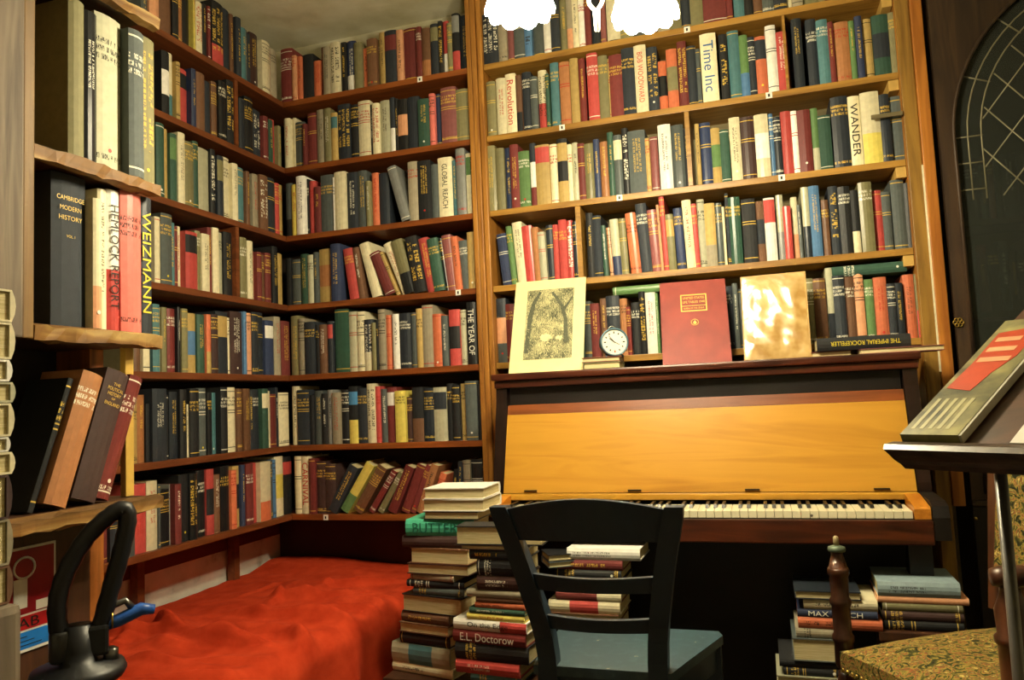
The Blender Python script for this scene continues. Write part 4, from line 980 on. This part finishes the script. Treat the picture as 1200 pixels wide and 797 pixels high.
m = MB().box(.17, .40, -.034, -.029, -.012, -.002); m.xf(Hz); m.build('ledge_strip', plain('worn_strip', '8a7458', .5), ds)
pp = on(1168, 552, 1, -1.72); pq = on(1181, 797, 1, -1.72)
MB().tube([(pq[0]+.012, -1.72, .02), (pp[0]+.004, -1.72, .962)], .0075, 12).build('pole', plain('grey_metal', '6c6a66', .4, .5, .6), ds)
MB().lathe([(.14, .0), (.14, .012), (.03, .022), (.012, .04)], (pq[0]+.012, -1.72, 0), 28).build('foot', plain('grey_metal', '6c6a66', .4, .5, .6), ds)
bkl = MB().box(.004, .078, .006, .345, 0, .012); bkl.xf(DM)
t_ = NT('worn_jacket', .3, .5); v_ = t_.coord(); n_ = t_.n('ShaderNodeTexNoise'); n_.inputs['Scale'].default_value = 24; n_.inputs['Detail'].default_value = 6; t_.l(v_, n_.inputs[0])
t_.base(t_.ramp(n_.outputs[0], [(.32, '3c3e30'), (.55, '77744f'), (.7, '9a9460')])); M_JKT = t_.m
rb = thing('display_booklet', 'olive booklet with a red title patch on the reading stand', 'booklet', P0)
m = MB().box(.004, .078, .006, .345, 0.0005, .012); m.xf(DM); m.build('cover', M_JKT, rb)
m = MB().prism([(.010, .13), (.045, .12), (.052, .17), (.066, .22), (.066, .315), (.012, .30), (.014, .20)], .0121, .0125, 'xy'); m.xf(DM); m.build('red_patch', plain('jacket_red', 'aa3a1e', .35), rb)
for k in range(3):
    m = MB().box(.018, .060-.004*k, .205+k*.032, .219+k*.032, .0126, .0129); m.xf(DM); m.build('title_line', plain('jacket_pale', 'd89a70', .4), rb)
for k in range(5):
    m = MB().box(.012+.011*k, .017+.011*k, .02, .10, .0121, .0124); m.xf(DM); m.build('pale_streak', plain('jacket_streak', 'a8a27a', .4), rb)
m = MB().box(.0782, .0815, .006, .345, 0.0005, .0115); m.xf(DM); m.build('page_edge', plain('silver_edge', 'b8b4a4', .25, .6), rb)
ns = thing('paper_sheet', 'white and grey printed sheet on the reading stand beside the booklet', 'paper', P0+Ld*.2)
m = MB().box(.135, .46, .004, .40, .0005, .004); m.xf(DM); m.build('sheet', plain('sheet_white', 'd2d0c8', .5), ns)
m = MB().box(.16, .44, .09, .30, .0041, .0044); m.xf(DM); m.build('printed_picture', plain('sheet_grey', '7c7a74', .5, var=.5, scale=14), ns)

# ------------------------------------------------------------------ glazed cabinet to the right of the bookcase
M_CAB = wood('cabinet_oak', '251a12', '43301e', 'z', .5)
GX0, GX1, GY = 2.572, 3.75, -.02
cb = thing('glazed_cabinet', 'dark oak cabinet with arched leaded glass door right of the bookcase', 'cabinet', (3.1, .1, 0))
xa, R_ = 2.615, .55; xc = xa+R_; zs_ = 1.88
arcp = [(xc+R_*math.cos(a), zs_+R_*math.sin(a)) for a in [PI-PI*k/40 for k in range(41)]]
# arched front frame: left stile, right stile and spandrel
m = MB().box(GX0, xa, GY, GY+.03, .68, zs_); m.build('stile', M_CAB, cb)
m = MB().box(xc+R_, GX1, GY, GY+.03, .68, zs_); m.build('stile', M_CAB, cb)
m = MB()
for k in range(40):
    (x0, z0), (x1, z1) = arcp[k], arcp[k+1]
    m.add([(x0, GY, z0), (x1, GY, z1), (x1, GY, 2.79), (x0, GY, 2.79), (x0, GY+.03, z0), (x1, GY+.03, z1), (x1, GY+.03, 2.79), (x0, GY+.03, 2.79)], [(0, 1, 2, 3), (7, 6, 5, 4), (0, 4, 5, 1)])
m.box(GX0, xa, GY, GY+.03, zs_, 2.79); m.box(xc+R_, GX1, GY, GY+.03, zs_, 2.79); m.build('spandrel', M_CAB, cb)
MB().tube([(x, GY-.002, z) for x, z in [(xa, .70)]+arcp+[(xc+R_, .70)]], .006, 8).build('arch_bead', M_CAB, cb)
MB().box(GX0, GX1, GY, GY+.03, 0, .66, 0, .003).build('lower_door', plain('black_oak', '1c1611', .4, .5, var=.25, scale=7), cb)
MB().box(GX0-.002, GX1+.01, GY-.012, GY+.03, .661, .679, 0, .003).build('waist_rail', M_CAB, cb)
m = MB().lathe([(.006, 0), (.006, .004), (.002, .005)], n=10, M=basis(on(1143, 608, 1, GY-.001), (1, 0, 0), (0, 0, 1), (0, -1, 0))); m.build('keyhole', plain('old_brass', '8a7440', .35, .5, 1), cb)
kb = on(1123, 378, 1, GY-.002); m = MB()
for k in range(6):
    a = k*PI/3; m.tube([(kb[0]+.010*math.cos(a)+.006*math.cos(b), GY-.004, kb[2]+.010*math.sin(a)+.006*math.sin(b)) for b in [2*PI*q/8 for q in range(8)]], .002, 5, closed=True)
m.build('flower_escutcheon', plain('brass', 'b8984a', .3, .5, 1), cb)
MB().box(GX0, GX1, .205, .215, 0, 2.79).build('back_panel', M_BACKD, cb)
MB().box(GX1-.02, GX1, GY+.031, .204, 0, 2.79).build('side_panel', M_CAB, cb)
MB().box(GX0+.0, GX0+.018, GY+.031, .204, 0, 2.79).build('side_panel', M_CAB, cb)
CS = [1.60, 1.29, .98]
for z in CS: MB().box(GX0+.019, GX1-.021, .02, .204, z-.02, z).build('shelf', M_CAB, cb)
# leaded lights in the arch: bands and diamonds, real cames
M_LEAD = plain('lead_came', '8a8468', .5, .5, .4)
gl_ = NT('dimming_glass', .05, .5); gl_.b.inputs['Transmission Weight'].default_value = .9; gl_.b.inputs['Base Color'].default_value = (.22, .25, .22, 1); gl_.b.inputs['IOR'].default_value = 1.3; M_GLASS = gl_.m  # real leaded glass, its tint darkened to keep the cabinet inside dim
GB = 1.665; GLB = .70; gy = GY+.018
def arc_r(rad, n=30): return [(xc-rad, gy, GB)]+[(xc+rad*math.cos(a), gy, zs_+rad*math.sin(a)) for a in [PI-PI*k/n for k in range(n+1)]]+[(xc+rad, gy, GB)]
MB().tube(arc_r(R_-.045), .0028, 6).build('came', M_LEAD, cb); MB().tube(arc_r(R_-.085), .0028, 6).build('came', M_LEAD, cb)
for k in range(9):
    a = PI-PI*k/8*1.0
    MB().tube([(xc+r*math.cos(a), gy, zs_+r*math.sin(a)) for r in (R_-.09, R_-.005)], .0028, 6).build('came', M_LEAD, cb)
for z in (1.70, 1.79): MB().tube([(xa+.003, gy, z), (xa+.085, gy, z)], .0028, 6).build('came', M_LEAD, cb)
Rin = R_-.085
def inside(x, z): return z > GB and ((x-xc)**2+(z-zs_)**2 < Rin**2 if z > zs_ else abs(x-xc) < Rin)
for sgn in (1, -1):
    for k in range(-12, 13):
        pts = []
        for q in range(-120, 121):
            t = q*.01; x = xc+t*.62+k*.125; z = zs_+sgn*t*.78
            if inside(x, z): pts.append((x, gy, z))
        if len(pts) > 6: MB().tube([pts[0], pts[-1]], .0026, 6).build('came', M_LEAD, cb)
m = MB(); n = len(arc_r(R_-.001)); pts = [(p[0], p[2] if p[2] > GB+.001 else GLB) for p in arc_r(R_-.001)]
m.prism(pts, gy-.001, gy+.001, 'xz'); m.build('glass_pane', M_GLASS, cb)  # pane carried below the leaded part to dim the shelves behind
# books inside the cabinet
rgc = random.Random(21); cnt = 0
for zi, z in enumerate(CS[:2]):
    x = GX0+.05
    while x < 2.98:
        wdt = rgc.uniform(.018, .045); hgt_ = rgc.uniform(.19, .24); cnt += 1
        c_ol = rgc.choice('knURNsknU')
        want(Matrix.Translation((x+wdt/2, .035+rgc.uniform(0, .01), z+.0005)), wdt-.001, hgt_, .14, c_ol+rgc.choice(['', 'v', 't']), '%s book, %s on the %s shelf inside the glazed cabinet' % (NAMES[c_ol], ordw(int(cnt if zi == 0 else cnt-c0)), ['upper', 'middle'][zi]), 'books inside the glazed cabinet', 300 if x < 2.8 else 1)
        x += wdt+.001
    c0 = cnt

# ------------------------------------------------------------------ fire extinguisher
EX, EY = .845, -1.853
fe = thing('fire_extinguisher', 'red fire extinguisher with black valve and looped hose at lower left', 'fire extinguisher', (EX, EY, 0))
M_FER = plain('extinguisher_red', 'b51a14', .25, .5, var=.05); M_RUB = plain('black_rubber', '14161a', .45, .4, var=.1)
MB().lathe([(.07, 0), (.078, .01), (.078, .53), (.07, .585), (.05, .62), (.025, .635)], (EX, EY, 0), 32).build('cylinder', M_FER, fe)
MB().lathe([(.03, .602), (.068, .612), (.073, .622), (.068, .634), (.03, .64), (.026, .66), (.022, .70)], (EX, EY, 0), 28).build('collar', M_RUB, fe)
dv = Vector((.68, .73, 0)).normalized()   # towards the right of the picture
MB().obox(Matrix.Translation((EX+dv.x*.01, EY+dv.y*.01, .672)) @ Matrix.Rotation(math.atan2(dv.y, dv.x), 4, 'Z'), .07, .035, .05, 0, .006).build('valve_body', M_RUB, fe)
E0 = Vector((EX, EY, 0))
MB().tube([(E0+dv*.03+Vector((0, 0, .69)))[:], (E0+dv*.06+Vector((0, 0, .697)))[:], (E0+dv*.095+Vector((0, 0, .71)))[:], (E0+dv*.115+Vector((0, 0, .706)))[:]], [.009, .011, .011, .008], 10).build('blue_lever', plain('lever_blue', '2452a0', .35), fe)
MB().tube([(E0+dv*.025+Vector((0, 0, .70)))[:], (E0+dv*.05+Vector((0, 0, .722)))[:], (E0+dv*.07+Vector((0, 0, .728)))[:], (E0+dv*.08+Vector((0, 0, .715)))[:]], .006, 8).build('carry_handle', plain('steel', '6c6c6a', .3, .5, .9), fe)
MB().tube([(E0+dv*.05+Vector((.014*math.cos(a)*dv.y, -.014*math.cos(a)*dv.x, .70+.014*math.sin(a))))[:] for a in [2*PI*k/14 for k in range(14)]], .0016, 6, closed=True).build('pin_ring', plain('brass', 'b8984a', .3, .5, 1), fe)
MB().lathe([(.012, 0), (.012, .02), (.006, .024)], n=12, M=basis((E0+dv*.048+Vector((0, 0, .632)))[:], (1, 0, 0), (0, 1, 0), (0, 0, 1))).build('gauge_cap', plain('steel', '6c6c6a', .3, .5, .9), fe)
hp = [(-.02, .66), (-.03, .72), (-.022, .775), (.008, .835), (.045, .872), (.068, .882), (.074, .862), (.064, .81), (.048, .75), (.03, .68)]
pathh = curve([(EX+dv.x*a+(.0), EY+dv.y*a, z) for a, z in hp], 40)
m = MB(); m.tube(pathh, [.0140+.0012*(k % 2) for k in range(len(pathh))], 12); m.build('hose', M_RUB, fe)
MB().lathe([(.018, .645), (.02, .65), (.02, .69), (.0185, .695)], (EX-dv.x*.022, EY-dv.y*.022, 0), 14).build('hose_ferrule', plain('steel_dark', '4a4c4e', .35, .5, .7), fe)

for o in fe.children:
    if not o.name.startswith('cylinder'): o.location.z += .03

# ------------------------------------------------------------------ pedestal and pile at the extreme left edge
pe = on(28, 720, 0, 1.0)
pd = thing('wooden_pedestal', 'grey weathered wooden block at the extreme lower left', 'pedestal', (.95, pe[1]-.12, 0))
MB().box(.86, 1.0, pe[1]-.24, pe[1], 0, .832, 0, .012).build('block', MATS['grey_oak'], pd)
zl = .8325; rg = random.Random(9)
for k, (c_l, tt) in enumerate((('u', .05), ('d', .06), ('U', .058), ('c', .03), ('w', .02), ('c', .045), ('L', .028), ('w', .03), ('c', .05), ('c', .045))):
    yfar = on(11+rg.uniform(0, 5), 450, 0, .99)[1]
    # fore edges face the far right; books lie crosswise on the block
    Mx = Matrix.Translation((.935, yfar-.001, zl+tt/2)) @ Matrix.Rotation(PI, 4, 'Z') @ Matrix.Rotation(-PI/2, 4, 'Y') @ Matrix.Translation((0, 0, -.055))
    want(Mx @ Matrix.Translation((0, 0, 0)), tt-.001, .11, .16, c_l, '%s book, %s from bottom of the pile at extreme left edge' % (NAMES[c_l], ordw(k+1)), 'pile of books on the wooden pedestal', 200, None, True)
    zl += tt
br_ = on(2, 680, 0, 1.02)

# ------------------------------------------------------------------ ceiling lamp
lp = thing('chandelier', 'ceiling lamp with two glowing white scalloped glass shades and a white hook', 'lamp', (1.60, -1.12, 1.9))
M_BRASS = plain('brass', 'b8984a', .3, .5, 1)
t_ = NT('lit_glass', .4, .3); t_.b.inputs['Base Color'].default_value = (.9, .88, .8, 1)
t_.b.inputs['Emission Color'].default_value = (*LAMP_COL, 1); t_.b.inputs['Emission Strength'].default_value = 105.0; M_LIT = t_.m
hub = Vector((1.60, -1.12, 2.16))
MB().tube([(1.60, -1.12, 2.79), hub[:]], .008, 10).build('stem', M_BRASS, lp)
MB().lathe([(.055, 2.765), (.055, 2.78), (.02, 2.79)], (1.60, -1.12, 0), 24).build('ceiling_rose', M_BRASS, lp)
MB().lathe([(.008, 2.10), (.03, 2.12), (.036, 2.15), (.02, 2.18), (.008, 2.2)], (1.60, -1.12, 0), 20).build('hub', M_BRASS, lp)
def shade(x, y, zb):
    n = 120; prof = [(.018, .125), (.032, .12), (.05, .105), (.06, .08), (.066, .05), (.072, .025), (.078, .006), (.076, .0)]
    rings = []
    for k, (r, z) in enumerate(prof):
        sc = k/(len(prof)-1); rings.append([(x+r*(1+.08*sc*abs(math.sin(5*a)))*math.cos(a), y+r*(1+.08*sc*abs(math.sin(5*a)))*math.sin(a), zb+z-.010*sc**3*abs(math.sin(5*a))) for a in [2*PI*i/n for i in range(n)]])
    m = MB(); m.strip(rings, 0, True, False); return m.build('glass_shade', M_LIT, lp)
for i, (x, y, zb) in enumerate(((1.467, -1.2, 1.982), (1.738, -1.035, 1.992))):
    shade(x, y, zb); top = Vector((x, y, zb+.125)); mid = (hub+top)/2+Vector((0, 0, .09))
    MB().tube(curve([hub[:], mid[:], (x, y, zb+.17), (x, y, zb+.128)], 14), .006, 8).build('arm', M_BRASS, lp)
    MB().lathe([(.0, -.03), (.02, -.022), (.027, 0), (.022, .022), (.012, .04), (.012, .05)], (x, y, zb+.05), 16).build('bulb', M_LIT, lp)
    ld = bpy.data.lights.new('bulb_light', 'POINT'); ld.energy = LAMP_W; ld.color = LAMP_COL; ld.shadow_soft_size = .035
    lo = bpy.data.objects.new('bulb_light', ld); COL.objects.link(lo); lo.parent = lp; lo.location = Vector((x, y, zb-.015))-lp.location
hk = on(700, 36, 1, -1.12); M_HOOK = plain('white_metal', 'e8e4da', .35)
Hc = Vector((hk[0], -1.12, hk[2]))
MB().tube([Hc[:], (Hc+Vector((0, 0, .05)))[:]], [.006, .0085], 12).build('hook_stem', M_HOOK, lp)
for s_ in (-1, 1):
    MB().tube(curve([(Hc+Vector(p))[:] for p in ((0, 0, .048), (s_*.016, 0, .07), (s_*.012, 0, .092), (0, 0, .104))], 12), .0045, 8).build('hook_loop', M_HOOK, lp)
MB().tube([(Hc+Vector((0, 0, .10)))[:], (1.60, -1.12, 2.12)], .004, 8).build('hook_rod', M_HOOK, lp)

# ------------------------------------------------------------------ place the books: the largest in view one by one, the rest as one mass
BOOKS.sort(key=lambda b: -b['area'])
LIMIT = 318
rest = None
labels = set()
def words_ok(s): return ' '.join(s.split())
RV, RF, RC, RL, RU, RMI = [], [], [], [], [], []
for n, b in enumerate(BOOKS):
    rg = random.Random(n*13+5)
    g, p = book_geo(b['W'], b['H'], b['D'], b['spec'], rg, bool(b['title']))
    if n < LIMIT:
        o = bpy.data.objects.new('book', cover_mesh('book', g)); COL.objects.link(o); o.matrix_world = b['M']
        lab = words_ok(b['label'])
        tag(o, lab, 'book', b['group'])
        me = bpy.data.meshes.new('page_block'); me.from_pydata(p[0], [], p[1]); me.materials.append(M_PAGE)
        q = bpy.data.objects.new('page_block', me); COL.objects.link(q); q.parent = o
        W, H = b['W'], b['H']; bul = min(.006, W*.18)
        if b['title']:
            c, txt = b['title'].split('|', 1)
            if txt == '#':
                if b['spec'][0] == 'n': lines = [('CAMBRIDGE', .84, .8, .03), ('MODERN', .775, .62, .03), ('HISTORY', .71, .68, .03), ('VOL. I', .59, .25, .018)]
                elif b['spec'][0] == 'U': lines = [('THE', .89, .3, .022), ('POLITICAL', .85, .7, .026), ('HISTORY', .81, .6, .026), ('OF', .775, .16, .016), ('ENGLAND', .735, .66, .026)]
                else: lines = []
                for tx, fz, fw, fh in lines:
                    lettering(tx, basis((0, -bul-.0006, H*fz), (1, 0, 0), (0, 0, 1), (0, -1, 0)), W*fw, H*fh, M_INK[c], o)
            else:
                me_, asp = text_mesh(txt); Hh = min(W*.62, H*.74/asp*1.25); Ww = min(H*.74, Hh*asp*1.3)
                lettering(txt, basis((0, -bul-.0006, H*.52), (0, 0, -1), (1, 0, 0), (0, -1, 0)), Ww, Hh, M_INK[c], o)
        if rg.random() < .16 and not b['title'] and W > .012:
            m = MB().lathe([(.0042, 0), (.0042, .0003)], n=12, M=basis((0, -bul-.0004, H*rg.uniform(.07, .16)), (1, 0, 0), (0, 0, 1), (0, -1, 0)))
            me = bpy.data.meshes.new('price_dot'); me.from_pydata(m.v, [], m.f); me.materials.append(M_INK[rg.choice('wwwyr')])
            q = bpy.data.objects.new('price_dot', me); COL.objects.link(q); q.parent = o
    else:
        V, Fc, C, L, UV = g
        off = len(RV); RV += [(b['M'] @ Vector(v))[:] for v in V]
        RF += [tuple(i+off for i in f) for f in Fc]; RC += C; RL += L; RU += UV; RMI += [0]*len(Fc)
        off = len(RV); RV += [(b['M'] @ Vector(v))[:] for v in p[0]]
        RF += [tuple(i+off for i in f) for f in p[1]]; RMI += [1]*len(p[1])
        for f in p[1]: RC.append((.5, .45, .3, .8)); RL.append((0, 0, 0, 0)); RU.append([(0, 0)]*4)
if RV:
    me = cover_mesh('shelved_books', (RV, RF, RC, RL, RU), [M_COVER, M_PAGE]); me.polygons.foreach_set('material_index', RMI)
    o = bpy.data.objects.new('shelved_books', me); COL.objects.link(o)
    tag(o, 'mass of smaller distant books filling the crowded wooden shelves', 'books', None, 'stuff')
print('books', len(BOOKS))
